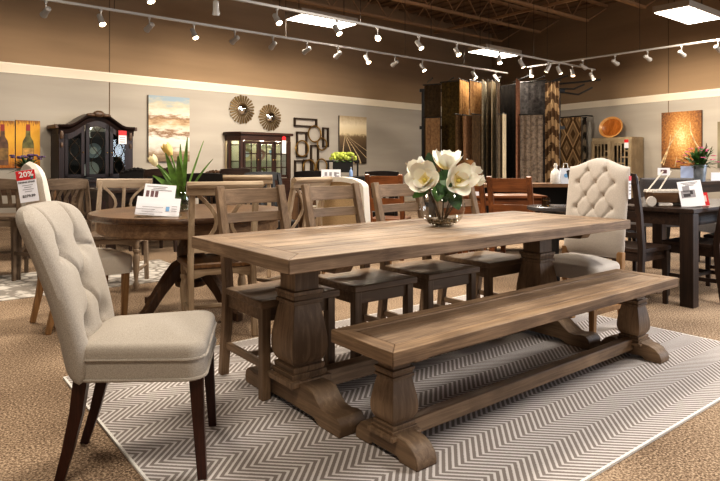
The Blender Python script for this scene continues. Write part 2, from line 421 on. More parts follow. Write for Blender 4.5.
BX0, BX1, BY0, BY1, BZ = 1.33, 3.456, 1.505, 1.866, .46
bench = thing('dining_bench', 'weathered oak trestle bench with carved pedestals along the near side of the long table', 'bench', ((BX0 + BX1) / 2, (BY0 + BY1) / 2, 0))
hx, hy = (BX1 - BX0) / 2, (BY1 - BY0) / 2
b = MB(); planked_top(b, -hx, hx, -hy, hy, BZ - .05, BZ, .07, 2, .07, 2); b.build('seat', [oak[0], oakb[1], oakb[0]], bench, .003)
for px_ in (1.505 - (BX0 + BX1) / 2, 3.325 - (BX0 + BX1) / 2):
    bm_ = MB(); bm_.square(ped_prof(.08, BZ - .06, .70), (px_, 0.01, 0)); bm_.build('pedestal', oakd[2], bench, .002)
    bm_ = MB()
    half = [(0, .095), (.06, .095), (.075, .085), (.11, .085), (.145, .072), (.17, .045), (.178, .02), (.175, 0), (.09, 0), (.07, .015), (0, .015)]
    poly = half + [(-y, z) for y, z in reversed(half) if y > 0]
    bm_.prism([(y + .01, z + .0095) for y, z in poly], 'yz', px_ - .05, px_ + .05); bm_.build('foot', oakd[1], bench, .004)
    bm_ = MB(); bm_.bb(px_ - .035, px_ + .035, -.14, .14, BZ - .075, BZ - .05); bm_.build('top_bearer', oakd[1], bench, .004)
b = MB(); b.bb(-.92, .9, -.015, .035, .05, .115); b.build('stretcher', oakd[0], bench, .004)

# ------------------------------------------------------------------ chairs
def stile(x, y0, ytop, z1, w=.04, dseat=.46, splay=.0):
    """rear leg + back post in one curved piece"""
    return MB().path([(x, y0 - .05, 0), (x, y0 - .015, .25), (x, y0, dseat), (x, y0 - (y0 - ytop) * .35, dseat + (z1 - dseat) * .5), (x + splay, ytop, z1)], w, [.04, .045, .05, .042, .032], (1, 0, 0))
def ladder_chair(label, loc, rz, wd, group, w=.41, top=.965):
    c = thing('ladder_back_chair', label, 'chair', loc, rz, group)
    hw = w / 2; fy, ry = .20, -.20
    b = MB(); b.loft([[(-hw, ry + .02, .425), (hw, ry + .02, .425), (hw + .015, fy + .02, .425), (-hw - .015, fy + .02, .425)], [(-hw, ry + .02, .46), (hw, ry + .02, .46), (hw + .015, fy + .02, .46), (-hw - .015, fy + .02, .46)]]); b.build('seat', wd[0], c, .006)
    b = MB(); b.bb(-hw + .03, hw - .03, fy - .03, fy - .01, .36, .425); b.bb(-hw + .03, hw - .03, ry + .02, ry + .04, .36, .425); b.bb(-hw + .015, -hw + .035, ry + .02, fy - .02, .36, .425); b.bb(hw - .035, hw - .015, ry + .02, fy - .02, .36, .425); b.build('apron', wd[0], c)
    for s in (-1, 1):
        b = MB(); b.path([(s * (hw - .022), fy - .02, .0), (s * (hw - .022), fy - .02, .425)], .043, .043); b.build('leg', wd[2], c, .003)
        stile(s * (hw - .022), ry, ry - .10, top, .043).build('back_post', wd[2], c, .003)
        b = MB(); b.bb(s * (hw - .022) - .011, s * (hw - .022) + .011, ry, fy - .03, .14, .175); b.build('side_stretcher', wd[1], c, .002)
    b = MB(); b.bb(-hw + .03, hw - .03, -.012, .012, .145, .17); b.build('cross_stretcher', wd[0], c, .002)
    for z0, z1 in ((.872, .952), (.775, .825), (.675, .72), (.575, .62)):
        b = MB(); nseg = 8; rings = []
        yc = lambda z: ry - .10 * max(0, (z - .46) / .51) ** 1.15
        def fn(z, k): return yc(z) - .022 * (1 - (2 * k - 1) ** 2)
        rr = []
        for i in range(nseg + 1):
            k = i / nseg; xx = (-hw + .035) + (w - .07) * k
            rr.append([(xx, fn(z0, k) - .009, z0), (xx, fn(z0, k) + .009, z0), (xx, fn(z1, k) + .009, z1), (xx, fn(z1, k) - .009, z1)])
        b.loft(rr); b.build('top_rail' if z0 > .88 else 'ladder_rail', wd[0], c, .002)
    return c
g = 'ladder-back chairs along the far side of the long table'
lads = [1.54, 2.075, 2.60, 3.17]
names = ['weathered oak ladder-back chair nearest the left end of the long table, far side', 'weathered oak ladder-back chair, second from left along the far side of the long table',
         'weathered oak ladder-back chair just left of the magnolia vase, third along the far side', 'weathered oak ladder-back chair hidden behind the magnolia vase, last along the far side']
lc0 = ladder_chair(names[0], (lads[0], 2.61, .0095), PI, oakd, g)
for xx, nm in zip(lads[1:], names[1:]): dup(lc0, (xx, 2.645 if xx > 3 else 2.61, .0095), PI, nm)

def xback_chair(label, loc, rz, wd, seatm, group, w=.43, top=.985, name='cross_back_chair'):
    c = thing(name, label, 'chair', loc, rz, group)
    hw = w / 2; fy, ry = .23, -.2
    b = MB(); b.loft([[(-hw + .01, ry, z), (hw - .01, ry, z), (hw + .03, fy - .05, z), (hw, fy, z), (-hw, fy, z), (-hw - .03, fy - .05, z)] for z in (.435, .47)]); b.build('seat', seatm, c, .008)
    b = MB()
    for s in (-1, 1):
        pr = [(ry + .02, .435), (ry + .02, .37), (-.08, .395), (.08, .395), (fy - .05, .37), (fy - .05, .435)]
        b.prism(pr, 'yz', s * (hw - .02) - .011, s * (hw - .02) + .011)
    pr = [(-hw + .03, .435), (-hw + .03, .37), (-.1, .395), (.1, .395), (hw - .03, .37), (hw - .03, .435)]
    b.prism(pr, 'xz', fy - .05, fy - .028); b.prism(pr, 'xz', ry + .01, ry + .03); b.build('apron', wd[0], c)
    for s in (-1, 1):
        b = MB(); b.lathe([(.018, 0), (.024, .03), (.024, .05), (.015, .07), (.019, .1), (.027, .2), (.03, .27), (.02, .31), (.028, .325), (.028, .345), (.022, .35), (.026, .37), (.026, .435)], (s * (hw - .02), fy - .045, 0), 12); b.build('leg', wd[2], c)
        stile(s * (hw - .02), ry, ry - .1, top - .03, .036).build('back_post', wd[2], c, .004)
        b = MB(); b.tube([(s * (hw - .02), ry, .15), (s * (hw - .02), 0, .15), (s * (hw - .02), fy - .05, .15)], [.01, .016, .01]); b.build('side_stretcher', wd[1], c)
    b = MB(); b.tube([(-hw + .03, .02, .15), (0, .02, .15), (hw - .03, .02, .15)], [.01, .018, .01]); b.build('cross_stretcher', wd[0], c)
    b = MB(); yt = ry - .1
    prof = [(-.018, -.04), (.012, -.045), (.012, .0), (.006, .03), (-.012, .042), (-.036, .04), (-.046, .022), (-.04, .004), (-.024, .0)]
    rings = []
    for i in range(11):
        k = i / 10; xx = -hw - .015 + (w + .03) * k; bow = -.02 * (1 - (2 * k - 1) ** 2)
        rings.append([(xx, yt + u + bow, top - .04 + v) for u, v in prof])
    b.loft(rings); b.build('crest_rail', wd[0], c)
    zb, zt = .56, top - .075
    yb, yu = ry - .02, ry - .085
    b = MB(); b.path([(-hw + .03, yb, zb), (hw - .03, yb, zb)], .02, .035, (0, 1, 0)); b.build('lower_rail', wd[0], c, .002)
    b = MB(); b.path([(0, yb, zb), (0, yu - .012, zt)], .03, .016); b.build('splat', wd[2], c, .002)
    for s in (-1, 1):
        pts = []
        for i in range(9):
            k = i / 8; xx = s * (hw - .05 - .12 * math.sin(PI * k)); pts.append((xx, yb + (yu - yb) * k, zb + (zt - zb) * k))
        b = MB(); b.path(pts, .024, .014, (1, 0, 0)); b.build('curved_splat', wd[2], c, .002)
    return c
gx = 'whitewashed cross-back chairs with rolled crest rails'
RT = Vector(at(360 - 1.25 / 4.4 * F, 4.4))
def cam(r, d): return (r * CS + d * SN, -r * SN + d * CS)
ax = cam(-.945, 3.95)
xb = xback_chair('whitewashed cross-back chair with worn brown seat tucked at the near side of the round table', ax, rz_of(112), wash, seatbrown, gx)
dup(xb, cam(-.64, 4.95), rz_of(145), 'whitewashed cross-back chair seen between the first two ladder-back chairs, crest at their height')
dup(xb, cam(-1.09, 5.95), rz_of(95), 'whitewashed cross-back chair behind the first ladder-back chair, left of the black chairs')

def slat_chair(label, loc, rz, wd, group=None, w=.46, top=.94, n=5, seat=.46, crest=.09, name='slat_back_chair', seatm=None, bar=False):
    c = thing(name, label, 'chair', loc, rz, group)
    hw = w / 2; fy, ry = .21, -.2; sh = seat
    b = MB(); b.loft([[(-hw + .01, ry, z), (hw - .01, ry, z), (hw + .01, fy, z), (-hw - .01, fy, z)] for z in (sh - .035, sh)]); b.build('seat', seatm or wd[0], c, .006)
    b = MB(); b.bb(-hw + .03, hw - .03, fy - .04, fy - .02, sh - .1, sh - .035); b.bb(-hw + .03, hw - .03, ry + .01, ry + .03, sh - .1, sh - .035)
    for s in (-1, 1): b.bb(s * (hw - .03) - .01, s * (hw - .03) + .01, ry, fy - .03, sh - .1, sh - .035)
    b.build('apron', wd[0], c)
    for s in (-1, 1):
        b = MB(); b.path([(s * (hw - .022), fy - .03, .0), (s * (hw - .022), fy - .03, sh - .035)], [.032, .042], [.032, .042]); b.build('leg', wd[2], c, .003)
        stile(s * (hw - .02), ry, ry - .11, top - .02, .04, sh).build('back_post', wd[2], c, .003)
        b = MB(); b.bb(s * (hw - .022) - .01, s * (hw - .022) + .01, ry, fy - .04, .16 if not bar else .25, .19 if not bar else .28); b.build('side_stretcher', wd[1], c)
    b = MB(); zf = .16 if not bar else .22; b.bb(-hw + .03, hw - .03, -.012, .012, zf + .005, zf + .028); b.build('cross_stretcher', wd[0], c)
    b = MB(); rings = []
    for i in range(11):
        k = i / 10; xx = -hw + w * k; bow = -.025 * (1 - (2 * k - 1) ** 2); y0 = ry - .105 + bow; ar = .015 * (1 - (2 * k - 1) ** 2)
        rings.append([(xx, y0 + .012, top - crest), (xx, y0 - .01, top + ar), (xx, y0 - .03, top + ar), (xx, y0 - .01, top - crest)])
    b.loft(rings); b.build('crest_rail', wd[0], c, .003)
    zb = sh + .1
    b = MB(); b.path([(-hw + .03, ry - .02, zb), (hw - .03, ry - .02, zb)], .018, .04, (0, 1, 0)); b.build('lower_rail', wd[0], c)
    for i in range(n):
        xx = (-hw + .05) + (w - .1) * (i + .5) / n
        k = (xx + hw) / w
        b = MB(); b.path([(xx, ry - .02, zb), (xx, ry - .055, (zb + top - crest) / 2), (xx, ry - .10 - .025 * (1 - (2 * k - 1) ** 2), top - crest + .01)], .034, .012); b.build('slat', wd[2], c)
    return c

# upholstered panels ------------------------------------------------
def seg_d(p, a, b_):
    ab = b_ - a; k = max(0, min(1, (p - a).dot(ab) / max(ab.length_squared, 1e-9))); return (p - (a + ab * k)).length
def pad(W0, W1, Hh, th, buttons=(), creases=(), arch=0.0, corner=0.0, lean=.15, curve=.0, dip=.02, cdip=.012, bs=.03, cs_=.014, nu=44, nv=48, wrap=0.0, crown_=.015, sh_p=8):
    """upright cushion: local x width, front +y, z up from 0; leans back (−y)"""
    b = MB()
    B = [Vector(q) for q in buttons]; Cc = [(Vector(p), Vector(q)) for p, q in creases]
    us = [-math.cos(PI * i / nu) * .25 + (2 * i / nu - 1) * .75 for i in range(nu + 1)]
    vs = [(-math.cos(PI * j / nv) * .25 + (2 * j / nv - 1) * .75 + 1) / 2 for j in range(nv + 1)]
    def base(u, v):
        W = (W0 + (W1 - W0) * v) / 2
        zt = Hh + arch * (.5 + .5 * math.cos(PI * u)) - corner * abs(u) ** 5
        return u * W, v * zt
    def spine(x, z, u):
        return -lean * (z / Hh) ** 1.3 + curve * math.sin(PI * min(1, z / Hh)) + wrap * u * u
    def fall(u, v):
        a = max(0, 1 - abs(u) ** sh_p) ** .5; c = max(0, 1 - abs(2 * v - 1) ** (sh_p + 4)) ** .5
        return a * c
    F_, Bk = [], []
    for v in vs:
        rf, rb = [], []
        for u in us:
            x, z = base(u, v); f = fall(u, v); y0 = spine(x, z, u)
            p = Vector((x, z)); d = 0
            for q in B: d += dip * math.exp(-((p - q).length / bs) ** 2)
            dc = 0
            for a, c in Cc: dc = max(dc, cdip * math.exp(-(seg_d(p, a, c) / cs_) ** 2))
            y = y0 + f * (th / 2 + crown_ * (1 - u * u) * (1 - (2 * v - 1) ** 2)) - (d + dc) * min(1, f * 1.3)
            rf.append((x, y, z)); rb.append((x, y0 - f * th / 2, z))
        F_.append(rf); Bk.append(rb)
    VF = [[b.bm.verts.new(p) for p in r] for r in F_]
    VB = []
    for j, r in enumerate(Bk):
        row = []
        for i, p in enumerate(r):
            if i in (0, nu) or j in (0, nv): row.append(VF[j][i])
            else: row.append(b.bm.verts.new(p))
        VB.append(row)
    for j in range(nv):
        for i in range(nu):
            b.face((VF[j][i], VF[j][i + 1], VF[j + 1][i + 1], VF[j + 1][i]))
            b.face((VB[j][i], VB[j + 1][i], VB[j + 1][i + 1], VB[j][i + 1]))
    def surf(x, z):
        # position of a button on the front
        W = (W0 + (W1 - W0) * (z / Hh)) / 2; u = x / W; v = z / (Hh + arch * (.5 + .5 * math.cos(PI * u)))
        return Vector((x, spine(x, z, u) + th / 2 + crown_ * (1 - u * u) * (1 - (2 * v - 1) ** 2) - dip - cdip * .8, z))
    return b, surf
def rrect(hx, hy0, hy1, r, hx1=None, n=6):
    """rounded trapezoid: half width hx at back (y=hy0), hx1 at front (y=hy1)"""
    hx1 = hx if hx1 is None else hx1; pts = []
    for cx, cy, a0 in ((hx1 - r, hy1 - r, 0), (-hx1 + r, hy1 - r, 90), (-hx + r, hy0 + r, 180), (hx - r, hy0 + r, 270)):
        for k in range(n + 1):
            a = math.radians(a0 + 90 * k / n); pts.append((cx + r * math.cos(a), cy + r * math.sin(a)))
    return pts
def cushion(hx0, hx1, y0, y1, z0, z1, r=.05, crown_=.025, edge=.02):
    b = MB(); ol = rrect(hx0, y0, y1, r, hx1); yc = (y0 + y1) / 2
    rings = [[(x, y, z0) for x, y in ol], [(x, y, z1 - edge) for x, y in ol]]
    for k in range(1, 5):
        a = PI / 2 * k / 4; i = edge * (1 - math.cos(a)); 
        sx = 1 - i / max(hx0, hx1); sy = 1 - i / ((y1 - y0) / 2)
        rings.append([(x * sx, yc + (y - yc) * sy, z1 - edge + edge * math.sin(a)) for x, y in ol])
    lst = rings[-1]
    for k in (.8, .6, .4, .2, .02):
        rings.append([(x * k, yc + (y - yc) * k, z1 + crown_ * (1 - k * k)) for x, y, z in lst])
    b.loft(rings); return b
def piping(hx0, hx1, y0, y1, z, r=.05, rad=.006):
    return MB().tube([(x, y, z) for x, y in rrect(hx0, y0, y1, r, hx1)], rad, 6, closed=True)
def tapered_leg(x, y, x1, y1, z1, w0=.028, w1=.045):
    return MB().path([(x, y, 0), ((x * .4 + x1 * .6), (y * .4 + y1 * .6), z1 * .55), (x1, y1, z1)], [w0, (w0 + w1) / 2, w1], [w0, (w0 + w1) / 2, w1])

# foreground tufted chair (oatmeal)
fc = thing('upholstered_chair', 'oatmeal linen tufted side chair with dark walnut legs at the left end of the table', 'chair', (.747, 2.257, .0), math.radians(-29 - 90))
b = cushion(.215, .255, -.185, .247, .365, .485, .06, .028, .03); b.build('seat', linen, fc)
o = piping(.217, .257, -.187, .249, .435, .062, .005); o.build('seat_piping', linen, fc)
o = piping(.216, .256, -.186, .248, .367, .061, .006); o.build('base_piping', linen, fc)
rows = [(-.10, .44), (.10, .44), (0, .31), (-.13, .22), (.13, .22)]
bt = [(-.105, .44), (.105, .44), (0, .31), (-.105, .17), (.105, .17)]
cr = [((-.105, .44), (0, .31)), ((.105, .44), (0, .31)), ((0, .31), (-.105, .17)), ((0, .31), (.105, .17)), ((-.105, .44), (-.19, .42)), ((.105, .44), (.19, .42)), ((-.105, .44), (-.12, .60)), ((.105, .44), (.12, .60)), ((-.105, .17), (-.11, .02)), ((.105, .17), (.11, .02))]
bk, sf = pad(.44, .54, .60, .09, bt, cr, corner=.05, lean=.17, curve=.01, dip=.034, cdip=.015, bs=.042, cs_=.009, wrap=.035, nu=72, nv=72, crown_=.02)
bk.xf(Matrix.Translation((0, -.20, .355))); bo = bk.build('backrest', linen, fc)
for q in bt:
    p = sf(*q) + Vector((0, -.20, .355)); bb_ = MB(); bb_.ball(p, .012, 8, (1, .5, 1)); bb_.build('button', linen, fc)
pts = []
for i in range(33):
    k = i / 32
    pass
for s in (-1, 1):
    tapered_leg(s * .212, .236, s * .213, .215, .366, .03, .046).build('front_leg', walnut, fc, .002)
    b = MB(); b.path([(s * .15, -.25, 0), (s * .163, -.215, .12), (s * .17, -.185, .25), (s * .17, -.17, .366)], [.03, .036, .042, .046], [.03, .036, .042, .046]); b.build('rear_leg', walnut, fc, .002)

# cream tufted chair at the far end
ec = thing('upholstered_chair', 'cream camelback chair with diamond tufting at the right end of the long table', 'chair', (3.485, 2.185, .0), math.radians(90 + 180 - 90 + 0) )
ec.rotation_euler = (0, 0, math.radians(90))
b = cushion(.22, .24, -.24, .135, .375, .465, .06, .04, .03); b.build('seat', cream, ec)
bt, cr = [], []
rowz = [.574, .492, .405, .32, .24]
pts_by = []
for ri, z in enumerate(rowz):
    xs = [-.065, .065] if ri % 2 == 0 else [-.13, 0, .13]
    pts_by.append([(x, z) for x in xs]); bt += pts_by[-1]
for a, c in zip(pts_by, pts_by[1:]):
    for p in a:
        for q in c:
            if abs(p[0] - q[0]) < .1: cr.append((p, q))
for p in pts_by[0]: cr.append((p, (p[0] * 1.15, .67)))
bt = [q for q in bt if q[1] > .3]; cr = [(p, q) for p, q in cr if p[1] > .3] + [((-.24, .24), (.24, .24))] 
bk, sf = pad(.435, .44, .60, .07, bt, cr, arch=.06, lean=.08, dip=.022, cdip=.011, bs=.018, cs_=.008, nu=64, nv=64, crown_=.02)
bk.xf(Matrix.Translation((0, -.25, .475))); bk.build('backrest', cream, ec)
for q in bt:
    p = sf(*q) + Vector((0, -.25 , .475)); bb_ = MB(); bb_.ball(p, .010, 8, (1, .5, 1)); bb_.build('button', plain('cream_button', (150, 136, 118), .8), ec)
for s in (-1, 1):
    tapered_leg(s * .20, .095, s * .205, .10, .376, .03, .045).build('front_leg', legwood, ec, .002)
    b = MB(); b.path([(s * .19, -.30, 0), (s * .195, -.25, .2), (s * .2, -.235, .376), (s * .2, -.245, .52)], .04, .04); b.build('rear_leg', legwood, ec, .002)
    b = MB(); b.bb(s * .2 - .012, s * .2 + .012, -.24, .09, .16, .185); b.build('side_stretcher', legwood, ec)
b = MB(); b.bb(-.19, .19, -.012, .012, .16, .185); b.build('cross_stretcher', legwood, ec)
# narrow price tag on its edge
tg = thing('price_tag', 'narrow white and red price tag hanging at the right edge of the cream tufted chair', 'tag', (3.79, 1.958, 0))
M_ = Matrix.Rotation(math.radians(-2), 3, 'Z')
b = MB(); b.box((0, 0, .94), (.03, .003, .15), M_); b.build('card', paper, tg)
b = MB(); b.box((0, -.003, 1.0), (.029, .002, .03), M_); b.build('red_band', red, tg)
b = MB()
for k in range(4): b.box((0, -.003, .965 - k * .022), (.022 - .008 * (k % 2), .002, .006), M_)
b.build('print', greyink, tg)

# ------------------------------------------------------------------ lettering helper
def lettering(body, size, mat, parent, loc, rot, name='lettering', bold=.0, align='CENTER'):
    cu = bpy.data.curves.new('text', 'FONT'); cu.body = body; cu.size = size; cu.align_x = align; cu.align_y = 'CENTER'; cu.extrude = .0006; cu.offset = bold; cu.resolution_u = 3
    tmp = bpy.data.objects.new('text_tmp', cu); COL.objects.link(tmp)
    bpy.context.view_layer.update()
    me = bpy.data.meshes.new_from_object(tmp.evaluated_get(bpy.context.evaluated_depsgraph_get()))
    bpy.data.objects.remove(tmp); bpy.data.curves.remove(cu)
    me.name = name; me.materials.clear(); me.materials.append(mat)
    M = Matrix.Translation(loc) @ rot.to_4x4()
    me.transform(M)
    o = bpy.data.objects.new(name, me); COL.objects.link(o); o.parent = parent
    return o
UP = Matrix.Rotation(PI / 2, 3, 'X')     # text standing up, reads from −Y

# cream parsons chair with the sale tag (left, behind foreground chair)
pc_loc = cam(-1.93, 4.14)
pc = thing('upholstered_chair', 'ivory parsons chair with pale legs behind the tufted chair, red sale tag on its back', 'chair', pc_loc, rz_of(42))
b = cushion(.22, .24, -.22, .27, .34, .465, .05, .03, .025); b.build('seat', ivory, pc)
bk, sf = pad(.42, .44, .64, .08, arch=.03, corner=.07, lean=.09, nu=26, nv=28); bk.xf(Matrix.Translation((0, -.235, .44))); bk.build('backrest', ivory, pc)
for s in (-1, 1):
    tapered_leg(s * .2, .21, s * .205, .22, .342, .032, .045).build('front_leg', legwood, pc, .002)
    tapered_leg(s * .19, -.27, s * .2, -.2, .342, .032, .045).build('rear_leg', legwood, pc, .002)
# sale tag hung on its back
tl_ = at(27.5, 3.72)
tg = thing('sale_tag', 'white sale tag with a red 20 percent panel hung on the ivory parsons chair', 'tag', (tl_[0], tl_[1], zz(202, 3.72)), math.radians(-38.3 + 24))
Rt = Matrix.Rotation(math.radians(-8), 3, 'Y')
b = MB(); b.box((0, 0, .10), (.105, .003, .20), Rt); b.build('card', paper, tg)
b = MB(); b.box((-.0105, -.0025, .168), (.105, .002, .06), Rt); b.build('red_panel', red, tg)
lettering('20%', .048, white, tg, (-.008, -.0045, .172), Rt @ UP, 'discount_lettering', .001)
lettering('DINING CHAIR', .0135, ink, tg, (-.004, -.003, .124), Rt @ UP, 'heading_lettering', .0004)
lettering('$279.99', .022, ink, tg, (.009, -.003, .038), Rt @ UP, 'price_lettering', .0005)
b = MB()
for k in range(4): b.box((.0 + .002 * k, -.0022, .105 - .013 * k), (.06 - .02 * (k % 2), .001, .004), Rt)
b.build('small_print', greyink, tg)
b = MB(); b.lathe([(.009, 0), (.009, .002)], (.024, -.004, .155), 12, Matrix.Rotation(PI / 2, 3, 'X')); b.build('round_badge', teal, tg)

# ------------------------------------------------------------------ round table with sign and tulips
RTZ = .75; RR = .70
rt = thing('round_table', 'brown round pedestal table with splayed feet behind the foreground chair, price sign on top', 'table', (RT.x, RT.y, 0))
b = MB(); b.lathe([(RR - .03, RTZ - .045), (RR - .01, RTZ - .04), (RR, RTZ - .028), (RR, RTZ - .012), (RR - .008, RTZ), (.01, RTZ)], n=64); b.build('tabletop', wood('round_top_wood', (128, 98, 70), (70, 50, 36), 0, rough=.3), rt)
b = MB(); b.lathe([(RR - .07, RTZ - .14), (RR - .06, RTZ - .13), (RR - .06, RTZ - .042)], n=64); b.build('apron', wood('apron_wood', (158, 130, 100), (104, 80, 60), 0), rt)
b = MB(); b.lathe([(.11, .20), (.12, .24), (.08, .28), (.07, .34), (.10, .42), (.10, .48), (.07, .54), (.12, .60), (.14, RTZ - .14)], n=20); b.build('pedestal', brn[2], rt)
for k in range(4):
    a = math.radians(-38.3 + 45 + 90 * k + 12); b = MB(); M = Matrix.Rotation(a, 4, 'Z')
    b.path([(.06, 0, .36), (.16, 0, .31), (.28, 0, .20), (.38, 0, .08), (.46, 0, .03), (.50, 0, .028)], [.06, .06, .055, .05, .05, .055], [.09, .09, .075, .06, .05, .055], (0, 1, 0)); b.xf(M); b.build('foot', brn[2], rt, .004)
sg = thing('price_sign', 'white price sign card leaning on an acrylic stand on the round table', 'sign', (*cam(-1.315, 3.87), RTZ), math.radians(-38.3 + 10))
Rt = Matrix.Rotation(math.radians(-22), 3, 'X') @ Matrix.Rotation(math.radians(5), 3, 'Y')
b = MB(); b.box((0, .02, .075), (.275, .003, .105), Rt); b.build('back_card', paper, sg)
b = MB(); b.bb(-.14, .14, -.035, .09, 0, .008); b.build('base', clear, sg)
b = MB(); b.box((.0, .055, .13), (.20, .003, .165), Rt); b.build('front_card', paper, sg)
b = MB(); b.box((0, -.005, .045), (.275, .003, .08), Rt); b.build('lower_card', paper, sg)
Of = Rt @ Vector((0, -.003, 0)); 
def on_card(cx, cz, base=(0, .055, .13)): return Vector(base) + Rt @ Vector((cx, -.0025, cz))
for k, dx in enumerate((-.075, -.045, -.018)):
    b = MB(); b.box(on_card(dx, .0), (.02, .001, .07), Rt); b.box(on_card(dx + .004, -.042), (.024, .001, .018), Rt); b.build('product_picture', maroonink, sg)
lettering('$2149', .03, ink, sg, on_card(.055, -.025), Rt @ UP, 'price_lettering', .0004)
b = MB()
for k in range(3): b.box(on_card(-.02 + .015 * k, .066 - .012 * k), (.13 - .05 * (k % 2), .001, .004), Rt)
b.build('small_print', greyink, sg)
b = MB(); b.box(Vector((.062, -.005, .05)) + Rt @ Vector((0, -.0025, 0)), (.022, .001, .03), Rt); b.build('blue_logo', blueprint, sg)
b = MB()
for k in range(4): b.box(Vector((-.03, -.005, .064)) + Rt @ Vector((.05 * (k % 2) * -1 + .0, -.0025, -.016 * k)), (.13, .001, .003), Rt)
for k in range(3): b.box(Vector((.105, -.005, .064)) + Rt @ Vector((0, -.0025, -.016 * k)), (.035, .001, .003), Rt)
b.build('form_print', greyink, sg)

def leaf(mb, p, dr, L, w, bend, up=(0, 0, 1), n=6, fold=.15):
    """strap leaf from p along dr, bending by bend (down)"""
    p = Vector(p); dr = Vector(dr).normalized(); up = Vector(up); side = dr.cross(up)
    if side.length < 1e-3: side = Vector((1, 0, 0))
    side.normalize(); q = p.copy(); rows = []
    for i in range(n + 1):
        k = i / n; ww = w * (math.sin(PI * min(.98, (.12 + .88 * k))) ** .7) * .5 + .0005
        nn = side.cross(dr).normalized()
        rows.append([q - side * ww + nn * ww * fold, q.copy(), q + side * ww + nn * ww * fold])
        dr = (dr + Vector((0, 0, -1)) * bend / n).normalized(); q = q + dr * (L / n)
    mb.loft(rows, False, False, closed=False); return q
def tulip_head(mb, c, r, h, ax=(0, 0, 1)):
    A = Vector(ax).normalized(); M = A.to_track_quat('Z', 'Y').to_matrix()
    for k in range(6):
        a = 2 * PI * k / 6; off = .0 if k % 2 else .1
        def fn(u, v, a=a):
            ang = a + (u - .5) * 1.5 * math.sin(PI * (.15 + .8 * v)); rad = r * (math.sin(PI * (.08 + .62 * v)) ** .7) * (1.0 if k % 2 else .92)
            return Vector(c) + M @ Vector((rad * math.cos(ang), rad * math.sin(ang), h * v))
        mb.grid(fn, 4, 6)
TL = cam(-.315 * 4.32, 4.32)
vt = thing('glass_vase', 'clear glass jar holding tulips on the round table behind the cross-back chair', 'vase', (*cam(-.300 * 4.32, 4.32), RTZ))
b = MB(); b.lathe([(.045, .002), (.062, .01), (.066, .06), (.062, .13), (.045, .16), (.05, .185), (.047, .185), (.042, .16), (.058, .128), (.062, .06), (.055, .016), (.001, .012)], n=20, cap1=False); b.build('glass_body', clear, vt)
b = MB(); b.lathe([(.056, .015), (.06, .06), (.058, .09), (.001, .09)], n=20); b.build('water', glass_mat('water', (215, 225, 215)), vt)
tp = thing('tulip_bunch', 'pair of cream tulips with long green leaves standing in the glass jar', 'flowers', (*cam(-.300 * 4.32, 4.32), RTZ + .02))
def camdir(r, d, z): 
    return Vector((r * CS + d * SN, -r * SN + d * CS, z))
for (tx, tz, sz, colr) in ((-.18, .31, .042, (232, 218, 178)), (-.075, .385, .048, (226, 196, 120))):
    b = MB(); e = camdir(tx, 0, tz); b.tube([(0, 0, .02), e * .3 + Vector((0, 0, .08)), e * .75 + Vector((0, 0, .04)), e], .006, 6); s_ = b.build('stem', leafl, tp)
    b = MB(); tulip_head(b, e, sz * .75, sz * 2.0, camdir(-.7 if tx < -.2 else -.35, 0, .6)); b.build('flower_head', plain('tulip_petal_%d' % int(tz * 100), colr, .6, noise=.12, nscale=12), tp)
for i, (r_, d_, L, w_, bd) in enumerate([(-.42, .1, .34, .04, .8), (-.2, -.2, .36, .045, .35), (.06, .1, .42, .034, .1), (.12, -.1, .46, .03, .05), (.03, -.3, .34, .045, .35), (-.55, 0, .26, .045, .9), (.5, .1, .36, .016, .5), (-.08, .2, .42, .03, .1), (.28, .2, .46, .014, .15)]):
    b = MB(); leaf(b, camdir(r_ * .05, d_ * .05, .06), camdir(r_, d_, 1.1), L, w_, bd, camdir(.2, -1, .1), 7); b.build('leaf', leafl, tp)

# ------------------------------------------------------------------ magnolia vase on the long table
VX, VY = 2.405, 2.31
vs_ = thing('glass_bowl_vase', 'clear glass fishbowl vase of magnolias in the middle of the long table', 'vase', (VX, VY, TZ))
RB = .128
prof = []
for i in range(15):
    a = math.radians(-68 + i * (68 + 48) / 14); prof.append((RB * math.cos(a), .108 + RB * .92 * math.sin(a)))
z0 = prof[0][1]; prof = [(r, z - z0 + .001) for r, z in prof]
b = MB(); b.lathe([(.001, .001)] + prof + [(prof[-1][0] + .004, prof[-1][1] + .006)] , n=40, cap0=False, cap1=False); b.build('glass_bowl', clear, vs_)
b = MB(); b.lathe([(.001, .008)] + [(r * .97, z + .003) for r, z in prof[:10]] + [(.001, prof[9][1] + .003)], n=32, cap0=False, cap1=False)
b = MB(); b.lathe([(.03, prof[0][1]), (.048, prof[0][1] - .0005), (.050, prof[0][1] + .004), (.046, prof[0][1] + .007)], n=32); b.build('glass_base', clear, vs_)
b = MB()
for i in range(70):
    a = random.random() * 2 * PI; rr = math.sqrt(random.random()) * .078; b.ball((VX + rr * math.cos(a), VY + rr * math.sin(a), TZ + .014 + random.random() * .02 + max(0, rr - .05) * .35), .009 + .004 * random.random(), 6, (1, 1, .7))
o = b.build('pebbles', plain('brown_moss_pebbles', (92, 74, 48), .7, noise=.5, nscale=60))
tag(o, 'brown pebbles and moss covering the bottom of the fishbowl vase', 'pebbles', kind='stuff')
petal = plain('magnolia_petal', (252, 248, 236), .55, noise=.02, nscale=9)
petaly = plain('magnolia_petal_base', (240, 226, 176), .55)
petalc = plain('magnolia_centre', (206, 190, 96), .7)
petal.node_tree.nodes['Principled BSDF'].inputs['Subsurface Weight'].default_value = .08
